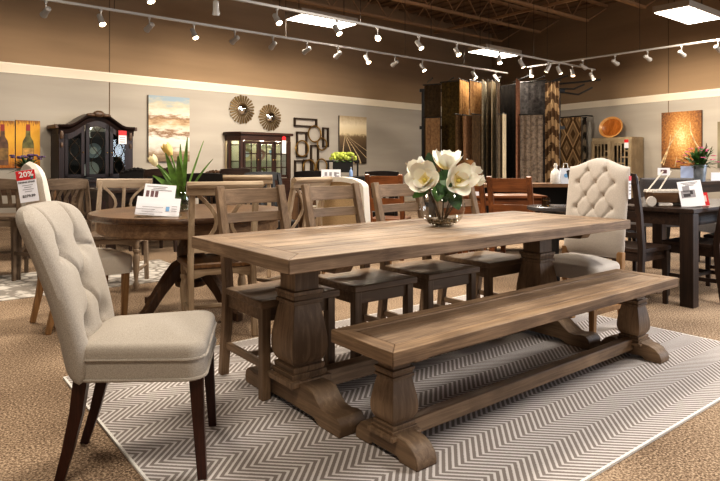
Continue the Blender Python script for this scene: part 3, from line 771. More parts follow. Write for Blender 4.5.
def magnolia(label, c, ax, R, opn=1.0, n_out=5, n_in=4, leaves=()):
    """c offset in camera frame (right, depth, up) from the bowl's centre"""
    t = thing('magnolia_flower', label, 'flower', (VX, VY, TZ), 0, 'white magnolias in the bowl vase')
    c = (c[0], c[1], c[2] - .022); P = camdir(*c); A = camdir(*ax).normalized(); M = A.to_track_quat('Z', 'Y').to_matrix()
    b = MB(); b.tube([(c[0] * .12 * 1, c[1] * .1, .03), P * .35 + Vector((0, 0, .02)), P * .7 + Vector((0, 0, .01)) - A * .01, P], .0045, 6); b.build('stem', stemm, t)
    for ring, (n, ln, tilt, wd) in enumerate(((n_out, R, opn, 1.0), (n_in, R * .82, opn * .6, .85))):
        for k in range(n):
            a = 2 * PI * (k + .5 * ring) / n + random.uniform(-.12, .12)
            tl2 = tilt + random.uniform(-.22, .18); a_tw = random.uniform(-.25, .25)
            def fn(u, v, a=a):
                th = tl2 * (.75 + .45 * v) ; s = v * ln
                # profile curve: opens outwards then cups up
                rr = s * math.sin(tl2 * (1.15 - .35 * v)); hh = s * math.cos(tl2 * (1.15 - .35 * v)) + .12 * ln * v * v
                hw = wd * ln * .42 * (math.sin(PI * (.10 + .83 * v)) ** .75) * (1 if v > 0 else .3)
                x = (u - .5) * 2 * hw; cup = .45 * (u - .5) ** 2 * 4 * hw * .5
                return P + M @ (Matrix.Rotation(a, 3, 'Z') @ Vector((rr - cup * .4, x, hh + cup * 1.3 + x * a_tw)))
            b = MB(); b.grid(fn, 6, 8); q_ = b.build('petal', [petal, petaly], t)
            for f in q_.data.polygons:
                if f.index < 18: f.material_index = 1
    b = MB(); b.lathe([(.001, -.004), (.012, .0), (.014, .012), (.008, .026), (.001, .03)], P + A * .006, 10, M); b.build('flower_centre', petalc, t)
    for (lc, ld, L, w_, mt) in leaves:
        b = MB(); leaf(b, camdir(*lc), camdir(*ld), L, w_, .35, camdir(0, -1, .5), 6); b.build('leaf', mt, t)
    return t
brownleaf = plain('magnolia_leaf_underside', (122, 84, 44), .7, noise=.25)
magnolia('wide open white magnolia facing left, lowest left in the bowl vase', (-.10, -.06, .275), (-.28, -.9, .25), .118, 1.12, 6, 4, [((-.05, -.02, .2), (.5, -.7, -.3), .12, .07, leafd), ((-.06, 0, .31), (-.1, .1, .9), .10, .06, leafd), ((-.08, .02, .2), (-.8, -.3, -.2), .10, .05, leafm), ((-.03, -.02, .27), (.6, -.5, .3), .12, .06, leafd)])
magnolia('open white magnolia facing forward, right of centre in the bowl vase', (.075, -.08, .275), (.1, -.95, .12), .112, 1.2, 5, 3, [((.04, -.05, .2), (.25, -.6, -.6), .13, .08, leafd), ((.02, -.03, .24), (.1, -.6, -.7), .12, .075, leafm), ((.0, -.02, .24), (-.15, -.5, -.3), .11, .065, leafd)])
magnolia('half open white magnolia at the top of the bouquet', (.02, .0, .33), (.1, -.25, 1), .122, .95, 6, 4, [((.05, 0, .30), (.7, -.2, .55), .14, .06, brownleaf), ((.0, -.04, .26), (.2, -.8, -.1), .12, .07, leafd), ((-.02, -.03, .22), (-.2, -.8, -.4), .13, .07, leafm), ((.02, -.02, .2), (.5, -.7, -.4), .12, .07, leafd), ((-.03, 0, .3), (-.6, -.2, .5), .1, .05, leafd)])
magnolia('small white magnolia peeking out at the upper right of the bouquet', (.13, .03, .29), (.6, .0, .7), .10, .9, 5, 3, [((.1, 0, .28), (.8, 0, .25), .12, .05, brownleaf)])
magnolia('white magnolia bud pointing right, lower right of the bouquet', (.165, .0, .26), (.9, -.1, .35), .07, .45, 4, 3)
magnolia('white magnolia behind the left bloom, only its upper petals showing', (-.115, .05, .30), (-.45, .1, .9), .10, .8, 5, 3)

# ------------------------------------------------------------------ tables of the background
def leg_table(name, label, c, rz, L, W, Z, wd, leg=.08, ap=.1, top=.04, group=None, ins=.0):
    t = thing(name, label, 'table', c, rz, group)
    b = MB(); b.bb(-L / 2, L / 2, -W / 2, W / 2, Z - top, Z); b.build('tabletop', wd[0], t, .004)
    i = leg / 2 + ins + .005; b = MB()
    for s in (-1, 1):
        b.bb(-L / 2 + i, L / 2 - i, s * (W / 2 - i) - .012, s * (W / 2 - i) + .012, Z - top - ap, Z - top); b.bb(s * (L / 2 - i) - .012, s * (L / 2 - i) + .012, -W / 2 + i, W / 2 - i, Z - top - ap, Z - top)
    b.build('apron', wd[0], t)
    for sx in (-1, 1):
        for sy in (-1, 1):
            b = MB(); b.bb(sx * (L / 2 - i) - leg / 2, sx * (L / 2 - i) + leg / 2, sy * (W / 2 - i) - leg / 2, sy * (W / 2 - i) + leg / 2, 0, Z - top); b.build('leg', wd[2], t, .004)
    return t
# dark table on the right
leg_table('dining_table', 'dark espresso rectangular dining table with square legs at the right edge', (5.56, 2.48, 0), 0, 1.62, 1.04, .75, dkw, .10, .10, .035)
gd = 'dark espresso chairs around the dark table at right'
dk = slat_chair('dark espresso chair at the left end of the dark table, beside the cream tufted chair', (4.58, 2.37, 0), math.radians(-90), dkw, gd, .44, 1.02, 0, crest=.08, name='dark_dining_chair')
# horizontal slats for the dark chairs
for z in (.62, .72, .82):
    b = MB(); b.box((0, -.2 - .11 * ((z - .46) / .56), z), (.38, .016, .045)); b.build('ladder_slat', dkw[0], dk)
dup(dk, (5.27, 2.12, 0), math.radians(0), 'dark espresso chair pushed in along the near side of the dark table')
dup(dk, (5.75, 3.2, 0), math.radians(180), 'dark espresso chair on the far side of the dark table')
dup(dk, (5.95, 2.08, 0), math.radians(4), 'dark espresso chair on the near side of the dark table, rightmost in view')
# sign + cart + on dark table
sg2 = thing('price_sign', 'white product card with a room picture standing on the dark table at right', 'sign', (*at(691, 4.75), .75), math.radians(-38.3 - 20))
Rt = Matrix.Rotation(math.radians(-14), 3, 'X') @ Matrix.Rotation(math.radians(-8), 3, 'Y')
b = MB(); b.box((0, 0, .105), (.17, .003, .21), Rt); b.build('card', paper, sg2)
b = MB(); b.bb(-.08, .08, -.03, .07, 0, .006); b.build('base', clear, sg2)
def oc(cx, cz): return Vector((0, 0, .105)) + Rt @ Vector((cx, -.0025, cz))
b = MB(); b.box(oc(-.02, .0), (.1, .001, .06), Rt); b.box(oc(-.03, .04), (.05, .001, .05), Rt); b.build('room_picture', greyink, sg2)
b = MB(); b.box(oc(-.03, -.01), (.05, .0012, .025), Rt); b.box(oc(.005, .01), (.02, .0012, .03), Rt); b.build('furniture_picture', ink, sg2)
b = MB()
for k in range(3): b.box(oc(0, .09 - k * .011), (.12 - .03 * k, .001, .005), Rt)
b.build('small_print', greyink, sg2)
rs = thing('red_tag', 'small red card peeking out behind the product card on the dark table', 'tag', (*at(705, 4.86), .75), math.radians(-38.3 - 20))
b = MB(); b.box((0, 0, .055), (.05, .003, .11), Rt); b.build('card', red, rs)
b = MB(); b.box((0, -.0025, .06), (.02, .001, .05), Rt); b.build('print', plain('pale_print', (235, 190, 185), .6), rs)
# decorative cart
ct = thing('decorative_cart', 'small brown wooden cart with cream rim, wheel and long handles on the dark table', 'decoration', (*at(666, 4.85), .75), math.radians(-38.3 + 4))
b = MB(); b.loft([[(-.135, -.06, .03), (.12, -.06, .03), (.12, .06, .03), (-.135, .06, .03)], [(-.15, -.075, .115), (.135, -.075, .115), (.135, .075, .115), (-.15, .075, .115)]]); b.build('box', brn[0], ct, .004)
b = MB()
for i in range(9): b.ball((-.135 + i * .032, -.06, .125), .019, 8, (1, .9, .7)); b.ball((-.135 + i * .032, .06, .125), .019, 8, (1, .9, .7))
b.bb(-.15, .135, -.075, .075, .112, .122); b.build('cream_rim', cream, ct)
for x_ in (-.10, .10):
    b = MB(); b.bb(x_ - .012, x_ + .012, -.05, .05, 0, .032); b.build('runner', dkw[1], ct)
b = MB(); b.lathe([(.04, -.008), (.042, 0), (.04, .008)], (-.165, -.07, .042), 18, Matrix.Rotation(PI / 2, 3, 'X')); b.build('wheel', cream, ct)
for y_ in (-.06, .06):
    b = MB(); b.tube([(-.20 + (.17 if y_ > 0 else 0), y_, .115), (-.06 + (.14 if y_ > 0 else 0), y_, .285)], .006, 6); b.build('handle', ivory, ct)
cd = thing('small_card', 'small white picture card propped on the handles of the wooden cart', 'card', (*at(665, 4.86), .75), math.radians(-38.3))
b = MB(); b.box((-.01, 0, .28), (.10, .004, .06)); b.build('card', paper, cd)
b = MB(); b.box((-.012, -.003, .28), (.05, .001, .03)); b.build('print', maroonink, cd)

# upholstered dark grey chairs behind the dark table
def grey_chair(label, loc, rz, top=.9, w=.56):
    c = thing('grey_upholstered_chair', label, 'chair', loc, rz, 'charcoal upholstered chairs behind the dark table')
    cushion(w / 2, w / 2 + .01, -.22, .28, .36, .48, .05).build('seat', greyfab, c)
    bk, _ = pad(w, w + .02, top - .45, .1, [(-.12, .28), (.12, .28)], [((-.12, .28), (-.12, .02)), ((.12, .28), (.12, .02))], lean=.07, nu=28, nv=22); bk.xf(Matrix.Translation((0, -.24, .45))); bk.build('backrest', greyfab, c)
    for s in (-1, 1):
        tapered_leg(s * .22, .23, s * .23, .22, .362).build('front_leg', black, c); tapered_leg(s * .22, -.26, s * .22, -.2, .362).build('rear_leg', black, c)
    return c
gc = grey_chair('charcoal upholstered chair at the right edge behind the dark table', at(731, 6.4), rz_of(95), .93, .58)
dup(gc, at(656, 7.1), rz_of(85), 'charcoal upholstered chair directly behind the wooden cart and product card')
# tall counter table behind with bucket of flowers
leg_table('counter_table', 'black counter-height table behind the charcoal chairs, holding the bucket of pink flowers', (*at(690, 8.2), 0), 0, 1.6, .8, .86, dkw, .07, .1)
BK = at(699, 7.9)
bu = thing('metal_bucket', 'galvanized metal bucket of pink flowers in front of the autumn canvas', 'bucket', (*BK, .86))
b = MB(); b.lathe([(.075, 0), (.095, .20), (.1, .205), (.1, .215), (.09, .215), (.072, .01), (.001, .01)], n=22, cap1=False); b.build('pail', steel, bu)
b = MB(); b.tube([camdir(-.1, 0, .2), camdir(-.115, -.02, .14), camdir(-.1, -.03, .09)], .004, 6); b.build('handle', steel, bu)
fl = thing('pink_flower_bunch', 'bushy green bunch of small pink flowers in the galvanized bucket', 'flowers', (*BK, .88))
pinkm = plain('pink_petal', (196, 92, 128), .6, noise=.2)
b = MB()
for i in range(170):
    a = random.random() * 2 * PI; el = random.uniform(.15, 1.4); d = Vector((math.cos(a) * math.cos(el), math.sin(a) * math.cos(el), math.sin(el)))
    leaf(b, Vector((0, 0, .16)) + d * random.uniform(.02, .2), d + Vector((random.uniform(-.4, .4), random.uniform(-.4, .4), random.uniform(-.3, .3))), random.uniform(.08, .15), .035, .4, n=3)
b.build('foliage', leafm, fl)
b = MB()
for i in range(9):
    a = random.random() * 2 * PI; e = Vector((.16 * math.cos(a), .16 * math.sin(a), random.uniform(.38, .5))); b.tube([(0, 0, .1), e * .6, e], .004, 5)
b.build('stalks', stemm, fl)
for i in range(16):
    a = random.uniform(0, 2 * PI); el = random.uniform(.1, 1.3); d = Vector((math.cos(a) * math.cos(el), math.sin(a) * math.cos(el), math.sin(el)))
    p = Vector((0, 0, .2)) + d * random.uniform(.17, .25); b = MB()
    for k in range(6):
        q = 2 * PI * k / 6; b.ball(p + Vector((math.cos(q) * .017, math.sin(q) * .017, 0)), .014, 6, (1, 1, .6))
    b.build('blossom', pinkm, fl)
ws = thing('sign_card', 'plain pale blue-white sign card beside the galvanized bucket', 'sign', (*at(687, 7.85), .86), math.radians(-38.3))
b = MB(); b.box((0, 0, .1), (.17, .004, .2)); b.build('card', plain('pale_blue_card', (186, 196, 222), .5), ws)
b = MB(); b.bb(-.06, .06, -.02, .05, 0, .005); b.build('base', clear, ws)
ws = thing('sign_card', 'white sign card at the right edge beyond the bucket of flowers', 'sign', (*at(717, 7.9), .86), math.radians(-38.3))
b = MB(); b.box((0, 0, .06), (.16, .004, .11)); b.build('card', paper, ws)
b = MB(); b.bb(-.06, .06, -.02, .05, 0, .005); b.build('base', clear, ws)

# console with bottles left of the tufted chair
def console(label, c, rz, L, W, Z):
    t = thing('console_table', label, 'table', c, rz)
    b = MB(); b.bb(-L / 2, L / 2, -W / 2, W / 2, Z - .045, Z); b.build('tabletop', wood('console_top', (132, 96, 62), (78, 54, 36), 0), t, .003)
    b = MB(); b.bb(-L / 2 + .03, L / 2 - .03, W / 2 - .05, W / 2 - .03, .1, Z - .045); b.build('back_panel', black, t)
    b = MB(); b.bb(-L / 2 + .03, L / 2 - .03, -W / 2 + .03, W / 2 - .05, .30, .33); b.build('shelf', blackwood[0], t)
    for sx in (-1, 1):
        b = MB(); b.bb(sx * (L / 2 - .05) - .025, sx * (L / 2 - .05) + .025, -W / 2 + .03, W / 2 - .03, 0, Z - .045); b.build('side_panel', black, t)
    return t
cz = zz(183.5, 7.4)
console('long console with brown top and black frame in front of the hanging rugs', (*at(512, 7.5), 0), math.radians(-38.3 + 3), 2.1, .45, cz)
def bottle(name, label, loc, R, hgt, mt):
    t = thing(name, label, 'bottle', loc)
    b = MB(); b.lathe([(R * .9, 0), (R, .02), (R, hgt * .5), (R * .75, hgt * .68), (R * .32, hgt * .8), (R * .3, hgt * .92), (R * .4, hgt * .93), (R * .4, hgt)], n=18); b.build('bottle_body', mt, t)
    b = MB(); b.lathe([(R * .3, hgt), (R * .3, hgt * 1.06), (R * .2, hgt * 1.1)], n=12); b.build('stopper', plain('pale_stopper', (210, 200, 184), .6), t)
    return t
bottle('ceramic_bottle', 'white ceramic bottle with stopper on the console left of the tufted chair', (*at(555.5, 7.35), cz), .062, .23, plain('glazed_white_ceramic', (214, 208, 200), .25, noise=.06))
pk = thing('gift_bag', 'white and pale blue paper bag beside the ceramic bottle on the console', 'bag', (*at(565.5, 7.35), cz), math.radians(-38.3 - 8))
b = MB(); b.loft([[(-.055, -.03, 0), (.055, -.03, 0), (.055, .03, 0), (-.055, .03, 0)], [(-.065, -.035, .19), (.065, -.03, .19), (.065, .03, .19), (-.065, .035, .19)]]); b.build('bag_body', plain('white_paper', (226, 230, 240), .5), pk)
b = MB(); b.lathe([(.025, 0), (.025, .002)], (0, -.0355, .1), 12, Matrix.Rotation(PI / 2, 3, 'X')); b.build('blue_print', blueprint, pk)
b = MB(); b.tube([(-.03, 0, .19), (-.02, 0, .25), (.02, 0, .25), (.03, 0, .19)], .004, 6); b.build('handle', white, pk)
# small round table with jar
st = thing('round_side_table', 'small round grey-topped pedestal table behind the long table, left of the tufted chair', 'table', (*at(554, 5.0), 0))
b = MB(); b.lathe([(.20, .70), (.22, .71), (.22, .735), (.21, .74), (.001, .74)], n=40); b.build('tabletop', plain('dark_grey_lacquer', (74, 70, 70), .25), st)
b = MB(); b.lathe([(.2, 0), (.2, .02), (.05, .05), (.04, .4), (.05, .65), (.12, .70)], n=20); b.build('pedestal', black, st)
jr = thing('candle_jar', 'small amber glass candle jar on the little round table', 'jar', (*at(546, 4.95), .74))
b = MB(); b.lathe([(.03, .001), (.035, .004), (.035, .075), (.032, .075), (.032, .008), (.001, .008)], n=16, cap1=False); b.build('glass', glass_mat('amber_glass', (200, 180, 130)), jr)
b = MB(); b.lathe([(.030, .009), (.030, .05), (.001, .05)], n=14); b.build('candle', plain('olive_wax', (120, 112, 70), .6), jr)

# copper-brown chairs
def panel_chair(label, loc, rz, wd, group):
    c = thing('panel_back_chair', label, 'chair', loc, rz, group)
    w, hw, fy, ry, top = .42, .21, .21, -.2, .97
    b = MB(); b.bb(-hw, hw, ry, fy, .42, .46); b.build('seat', wd[0], c, .006)
    b = MB()
    for s in (-1, 1): b.bb(s * (hw - .03) - .01, s * (hw - .03) + .01, ry, fy - .03, .36, .42)
    b.bb(-hw + .03, hw - .03, fy - .04, fy - .02, .36, .42); b.build('apron', wd[0], c)
    for s in (-1, 1):
        b = MB(); b.path([(s * (hw - .025), fy - .03, 0), (s * (hw - .025), fy - .03, .42)], .045, .045); b.build('leg', wd[2], c, .003)
        stile(s * (hw - .02), ry, ry - .14, top, .05).build('back_post', wd[2], c, .003)
        b = MB(); b.bb(s * (hw - .022) - .012, s * (hw - .022) + .012, ry, fy - .04, .15, .19); b.build('side_stretcher', wd[1], c)
    for z0, z1, nm in ((.82, .955, 'top_panel'), (.55, .70, 'lower_panel')):
        yy = lambda z: ry - .14 * max(0, (z - .46) / .51) ** 1.1
        b = MB(); b.loft([[(-hw + .03, yy(z) - .01, z), (hw - .03, yy(z) - .01, z), (hw - .03, yy(z) + .012, z), (-hw + .03, yy(z) + .012, z)] for z in (z0, z1)]); b.build(nm, wd[0], c, .003)
    return c
gp = 'copper-brown panel-back chairs behind the long table'
pcH = panel_chair('copper-brown panel-back chair right of the magnolias, right one of the pair', at(517, 5.95), rz_of(62), orange, gp)
dup(pcH, cam(1.16, 6.17), rz_of(62), 'copper-brown panel-back chair just right of the magnolias, left one of the pair')
dup(pcH, at(390, 7.0), rz_of(75), 'copper-brown panel-back chair seen behind the third ladder-back chair')
leg_table('dining_table', 'copper-brown dining table between the copper-brown chairs and the hanging rugs', (*at(503, 6.78), 0), math.radians(-38.3), .86, .5, .74, orange, .06, .08, .03)
bx = thing('white_box', 'small white box on the copper-brown table right of the magnolias', 'box', (*at(476, 6.65), .74), math.radians(-38))
b = MB(); b.bb(-.06, .06, -.06, .06, 0, .055); b.build('carton', paper, bx); b = MB(); b.bb(-.062, .062, -.062, .062, .055, .07); b.build('lid', paper, bx)

# ivory arched chair seen from behind, between second and third ladder-back
iv = thing('upholstered_chair', 'ivory arched-back chair seen from behind between the second and third ladder-back chairs', 'chair', at(356, 5.2), rz_of(62))
cushion(.23, .25, -.22, .28, .36, .48, .05).build('seat', ivory, iv)
b = MB()
def arch_ol(w, z0, z1, rise, n=14):
    p = [(w, z0)] + [(w * math.cos(PI * k / n) if 0 < k < n else (w if k == 0 else -w), z1 + rise * math.sin(PI * k / n)) for k in range(n + 1)] + [(-w, z0)]
    return p
out = arch_ol(.23, .46, .90, .085); inn = arch_ol(.19, .50, .88, .065)
def lean_y(z): return -.16 - .12 * (z - .46)
rings = []
for ol, off in ((out, .04), (out, -.06), (inn, -.06), (inn, -.045)):
    rings.append([(x, lean_y(z) + off - .03, z) for x, z in ol])
b.loft(rings); b.build('backrest', [ivory], iv)
b = MB(); b.loft([[(x, lean_y(z) - .077, z) for x, z in inn], [(x, lean_y(z) - .070, z) for x, z in inn]]); b.build('back_panel', fabric('shaded_back_fabric', (186, 160, 124)), iv)  # shade on the ivory outer back put into its colour as tan
for s in (-1, 1):
    tapered_leg(s * .21, .23, s * .21, .23, .362).build('front_leg', legwood, iv); tapered_leg(s * .2, -.26, s * .2, -.2, .362).build('rear_leg', legwood, iv)

# black chairs and dark counter tables in the middle distance
gb = 'black slat-back chairs at the counter tables in the middle distance'
bk0 = slat_chair('black slat-back chair standing before the glass-door cabinet', at(273, 6.7), rz_of(-60), blackwood, gb, .44, .985, 4, name='black_slat_chair')
dup(bk0, at(311, 8.1), rz_of(95), 'black slat-back chair left of the white easel sign')
dup(bk0, at(379, 8.0), rz_of(95), 'black slat-back chair below the railway canvas')
gcc = thing('grey_upholstered_chair', 'low charcoal upholstered chair back just left of the black chair before the glass-door cabinet', 'chair', at(262, 7.5), rz_of(90))
cushion(.20, .21, -.2, .26, .36, .47, .05).build('seat', greyfab, gcc)
bk, _ = pad(.40, .40, .46, .08, nu=18, nv=18, lean=.06); bk.xf(Matrix.Translation((0, -.22, .46))); bk.build('backrest', greyfab, gcc)
for s in (-1, 1):
    tapered_leg(s * .17, .2, s * .17, .2, .362).build('front_leg', black, gcc); tapered_leg(s * .17, -.24, s * .17, -.18, .362).build('rear_leg', black, gcc)
leg_table('dining_table', 'brown rectangular dining table behind the second ladder-back chair, holding the easel sign', (*at(328, 7.2), 0), math.radians(-38.3), .8, .8, .76, brn, .08)
es = thing('easel_sign', 'white printed easel sign standing behind the second ladder-back chair', 'sign', (*at(331, 7.0), .76), math.radians(-38.3))
b = MB(); b.box((0, 0, .20), (.23, .004, .13), Matrix.Rotation(math.radians(-10), 3, 'X')); b.build('card', paper, es)
b = MB(); b.loft([[(-.055, -.06, 0), (.055, -.06, 0), (.055, .04, 0), (-.055, .04, 0)], [(-.025, -.01, .14), (.025, -.01, .14), (.025, .005, .14), (-.025, .005, .14)]]); b.build('stand', paper, es)
Rt = Matrix.Rotation(math.radians(-10), 3, 'X')
b = MB()
for k in range(3): b.box(Vector((-.06 + .055 * k, 0, .2)) + Rt @ Vector((0, -.003, .01)), (.03, .001, .045), Rt)
b.box(Vector((-.045, 0, .2)) + Rt @ Vector((0, -.003, -.03)), (.11, .001, .025), Rt); b.build('product_picture', greyink, es)
b = MB()
for k in range(2): b.box(Vector((.07, 0, .2)) + Rt @ Vector((0, -.003, .02 - .035 * k)), (.05, .001, .015), Rt)
b.build('print', greyink, es)
leg_table('counter_table', 'black counter-height table under the planter of green hydrangeas', (*at(345, 9.0), 0), math.radians(-38.3), 1.5, .7, .90, blackwood, .07)
pl = thing('planter_box', 'black rectangular planter with side handles holding pale green hydrangeas', 'planter', (*at(343, 8.95), .90), math.radians(-38.3))
b = MB(); b.bb(-.15, .15, -.08, .08, .06, .22); b.build('box', black, pl, .004)
b = MB()
for s in (-1, 1):
    b.bb(s * .22 - .012, s * .22 + .012, -.07, .07, 0, .235); b.bb(min(s * .14, s * .25), max(s * .14, s * .25), -.08, .08, .215, .24)
b.build('handle', black, pl)
hyd = plain('pale_green_hydrangea', (176, 186, 84), .6, noise=.3, nscale=25)
for i, (dx, lb) in enumerate(((-.10, 'left clump of pale green hydrangea in the black planter'), (.0, 'middle clump of pale green hydrangea in the black planter'), (.10, 'right clump of pale green hydrangea in the black planter'))):
    P = Vector((*at(343, 8.95), 1.12)) + camdir(dx, 0, 0); t = thing('hydrangea', lb, 'flowers', P, 0, 'hydrangeas in the black planter')
    b = MB()
    for k in range(34):
        a = random.random() * 2 * PI; el = random.uniform(-.1, 1.5); rr = .085; b.ball((rr * math.cos(a) * math.cos(el), rr * math.sin(a) * math.cos(el), .04 + rr * math.sin(el)), .03, 6)
    b.build('flower_head', hyd, t); b = MB()
    for k in range(6): a = 2 * PI * k / 6; leaf(b, (0, 0, .0), (math.cos(a), math.sin(a), .4), .14, .06, .7, n=4)
    b.build('leaves', leafm, t)
bottle('small_bottle', 'small pale blue bottle beside the black planter', (*at(351, 8.72), .90), .028, .13, plain('pale_blue_glaze', (150, 175, 215), .3))

# left middle distance: dark tables and chairs
leg_table('counter_table', 'dark counter-height table at the left edge, holding the pot of purple flowers', (*at(-6, 6.75), 0), math.radians(-10), 1.3, .8, .905, brn, .08, .12)
fp = thing('flower_pot', 'low pot of dark purple flowers on the counter-height table at the left edge', 'plant', (*at(27, 6.55), .905))
b = MB(); b.lathe([(.07, 0), (.09, .12), (.095, .13), (.08, .13), (.06, .02), (.001, .02)], n=18, cap1=False); b.build('pot', plain('white_ceramic_pot', (206, 200, 190), .4), fp)
b = MB()
for i in range(90):
    a = random.random() * 2 * PI; el = random.uniform(.1, 1.4); d = Vector((math.cos(a) * math.cos(el), math.sin(a) * math.cos(el), math.sin(el)))
    leaf(b, Vector((0, 0, .11)) + d * .02, d, random.uniform(.1, .19), .022, .5, n=4)
b.build('foliage', leafd, fp)
pur = plain('purple_petal', (84, 60, 92), .6, noise=.3)
for i in range(16):
    a = random.random() * 2 * PI; rr = random.uniform(.05, .17); b = MB(); p = Vector((rr * math.cos(a), rr * math.sin(a), .26 + random.uniform(-.02, .04)))
    for k in range(4): b.ball(p + Vector((math.cos(k * 1.57) * .012, math.sin(k * 1.57) * .012, 0)), .014, 6)
    b.build('blossom', pur, fp)
gl = 'grey-brown slat-back chairs at the left behind the round table'
e0 = slat_chair('grey-brown slat-back chair behind the tall stool, right of the sale tag', at(75, 6.5), rz_of(98), grayw, gl, .46, .925, 5, name='slat_back_chair')
dch = xback_chair('pale grey cross-back chair across the round table, behind the price sign', at(116, 5.35), rz_of(-82), [wood('grey_washed_%s' % 'xyz'[i], (168, 150, 130), (120, 102, 84), i) for i in range(3)], grayw[1], 'pale grey cross-back chairs', .47, .95)
g2 = 'grey-brown slat-back chairs at the left edge'
d2 = slat_chair('grey-brown tall slat-back stool at the far left by the counter-height table', at(45, 5.6), rz_of(150), grayw, g2, .42, .945, 4, seat=.6, bar=True)
dup(d2, at(1, 5.75), rz_of(110), 'grey-brown tall slat-back stool at the very left edge, under the flower pot')
leg_table('dining_table', 'dark espresso dining table below the tulip canvas, behind the round table', (*at(170, 8.2), 0), math.radians(4), 2.0, .95, .77, dkw, .09)
def carved_chair(label, loc, rz, group, wd=blackwood, top=.97, w=.5):
    c = thing('carved_chair', label, 'chair', loc, rz, group)
    hw = w / 2
    cushion(.22, .25, -.22, .26, .38, .48, .04).build('seat', fabric('brown_seat_fabric', (92, 76, 62)), c)
    b = MB(); n = 24; topv = []
    for i in range(n + 1):
        k = i / n; u = 2 * k - 1; z = top + .05 * math.cos(u * PI / 2) ** 2 + .018 * abs(math.sin(4.5 * PI * u)) - .05 * abs(u) ** 6
        topv.append((u * hw, z))
    ol = [(-hw + .03, .48), (-hw, .75)] + topv + [(hw, .75), (hw - .03, .48)]
    b.prism([(x, z) for x, z in ol], 'xz', -.27, -.235); b.build('backrest', wd[0], c, .004)
    b = MB()
    for i in range(7): u = -1 + 2 * i / 6; b.ball((u * hw * .8, -.225, top - .01 + .04 * math.cos(u * PI / 2)), .03, 8, (1, .5, .7)); b.ball((u * hw * .8, -.28, top - .01 + .04 * math.cos(u * PI / 2)), .03, 8, (1, .5, .7))
    b.build('carved_crest', wd[0], c)
    for s in (-1, 1):
        b = MB(); b.path([(s * .23, .26, 0), (s * .2, .21, .12), (s * .21, .22, .28), (s * .22, .22, .39)], [.03, .03, .04, .05], [.03, .03, .04, .05]); b.build('cabriole_leg', wd[2], c)
        tapered_leg(s * .2, -.3, s * .21, -.22, .42).build('rear_leg', wd[2], c)
    return c
cg = 'ornate black chairs with carved scalloped crests'
cc0 = carved_chair('ornate black carved-crest chair below the tulip canvas, left one of the two', at(141, 9.3), rz_of(95), cg)
dup(cc0, at(175, 9.5), rz_of(88), 'ornate black carved-crest chair below the tulip canvas, right one of the two')
carved_chair('ornate brown carved-crest chair left of the glass-door cabinet', at(218, 9.6), rz_of(92), cg, brn, .93, .3 * 1.5)

for r_, d_, ph, lb in ((-2.6, 7.43, 132, 'dark espresso chair at the near side of the table below the tulip canvas, left one'), (-1.86, 8.1, 132, 'dark espresso chair at the near side of the table below the tulip canvas, right one')):
    dup(dk, cam(r_, d_), rz_of(ph), lb, 'dark espresso chairs around the table below the tulip canvas')
dup(bk0, cam(-1.65, 6.4), rz_of(100), 'black slat-back chair glimpsed between the rails of the first ladder-back chair')
# ------------------------------------------------------------------ cabinets on the left wall
def wall_frame(fn, P, D, Nn, ang, px0, px1, off):
    """two points of the front plane → centre, half width, mean distance"""
    a, da = fn(px0, off); b_, db = fn(px1, off)
    return (a + b_) / 2, abs((b_ - a).dot(D)) / 2, (da + db) / 2
dishm = plain('white_china', (226, 224, 218), .3)
# ornate cabinet
c1, hw, d1 = wall_frame(onL, LP, LD, LN, ALPHA, 58, 133.5, .50)
zt = zz(127, d1); zc = zz(111.5, d1)
cab = thing('china_cabinet', 'ornate black china cabinet with arched carved crown and three glass doors on the left wall', 'cabinet', (c1.x, c1.y, 0), ALPHA)
espr = [wood('black_cherry_wood_%s' % 'xyz'[i], (56, 34, 26), (26, 15, 12), i, rough=.35, contrast=.8) for i in range(3)]
carvem = plain('bronzed_carving', (78, 58, 42), .4, noise=.3)
HB = .80
def crownz(u):   # serpentine crown over the width, u in −1..1
    a = abs(u)
    s = 1 - min(1, max(0, (a - .12) / .68)); s = s * s * (3 - 2 * s)
    return zt + (zc - zt - .06) * s + .03 * math.exp(-(u / .14) ** 2)
b = MB(); b.bb(-hw, hw, .02, .46, HB, HB + .03); b.build('middle_shelf', espr[0], cab)
b = MB(); b.bb(-hw + .02, hw - .02, .43, .46, HB + .03, zt - .06); b.build('back_panel', plain('dark_cabinet_back', (46, 42, 40), .8, spec=.1), cab)
for s in (-1, 1):
    b = MB(); b.bb(s * (hw - .06) - .05, s * (hw - .06) + .05, 0, .46, HB, zt - .02); b.build('side_post', espr[2], cab, .006)
    b = MB(); b.ball((s * (hw - .06), -.01, zt - .16), .05, 10, (.7, .5, 1.8)); b.ball((s * (hw - .06), -.01, zt - .34), .035, 10, (.7, .5, 1.6)); b.build('carved_corbel', carvem, cab)
    b = MB(); b.bb(s * (hw - .0) - .06, s * (hw - .0) + .06, -.04, .46, zt - .05, zt + .02); b.build('cornice_end', carvem, cab, .01)
b = MB(); n = 40; rings = []
for i in range(n + 1):
    u = -1 + 2 * i / n; z = crownz(u); x_ = u * hw * 1.0
    rings.append([(x_, -.0, z - .15), (x_, -.02, z - .06), (x_, -.07, z - .02), (x_, -.08, z + .02), (x_, .4, z + .02), (x_, .4, z - .15)])
b.loft(rings); b.build('serpentine_crown', espr[0], cab)
b = MB(); b.ball((0, -.08, zc - .05), .085, 14, (1.2, .5, .75))
for s in (-1, 1):
    b.ball((s * .13, -.08, zc - .07), .055, 10, (1.6, .5, .6))
b.build('carved_crest', carvem, cab)
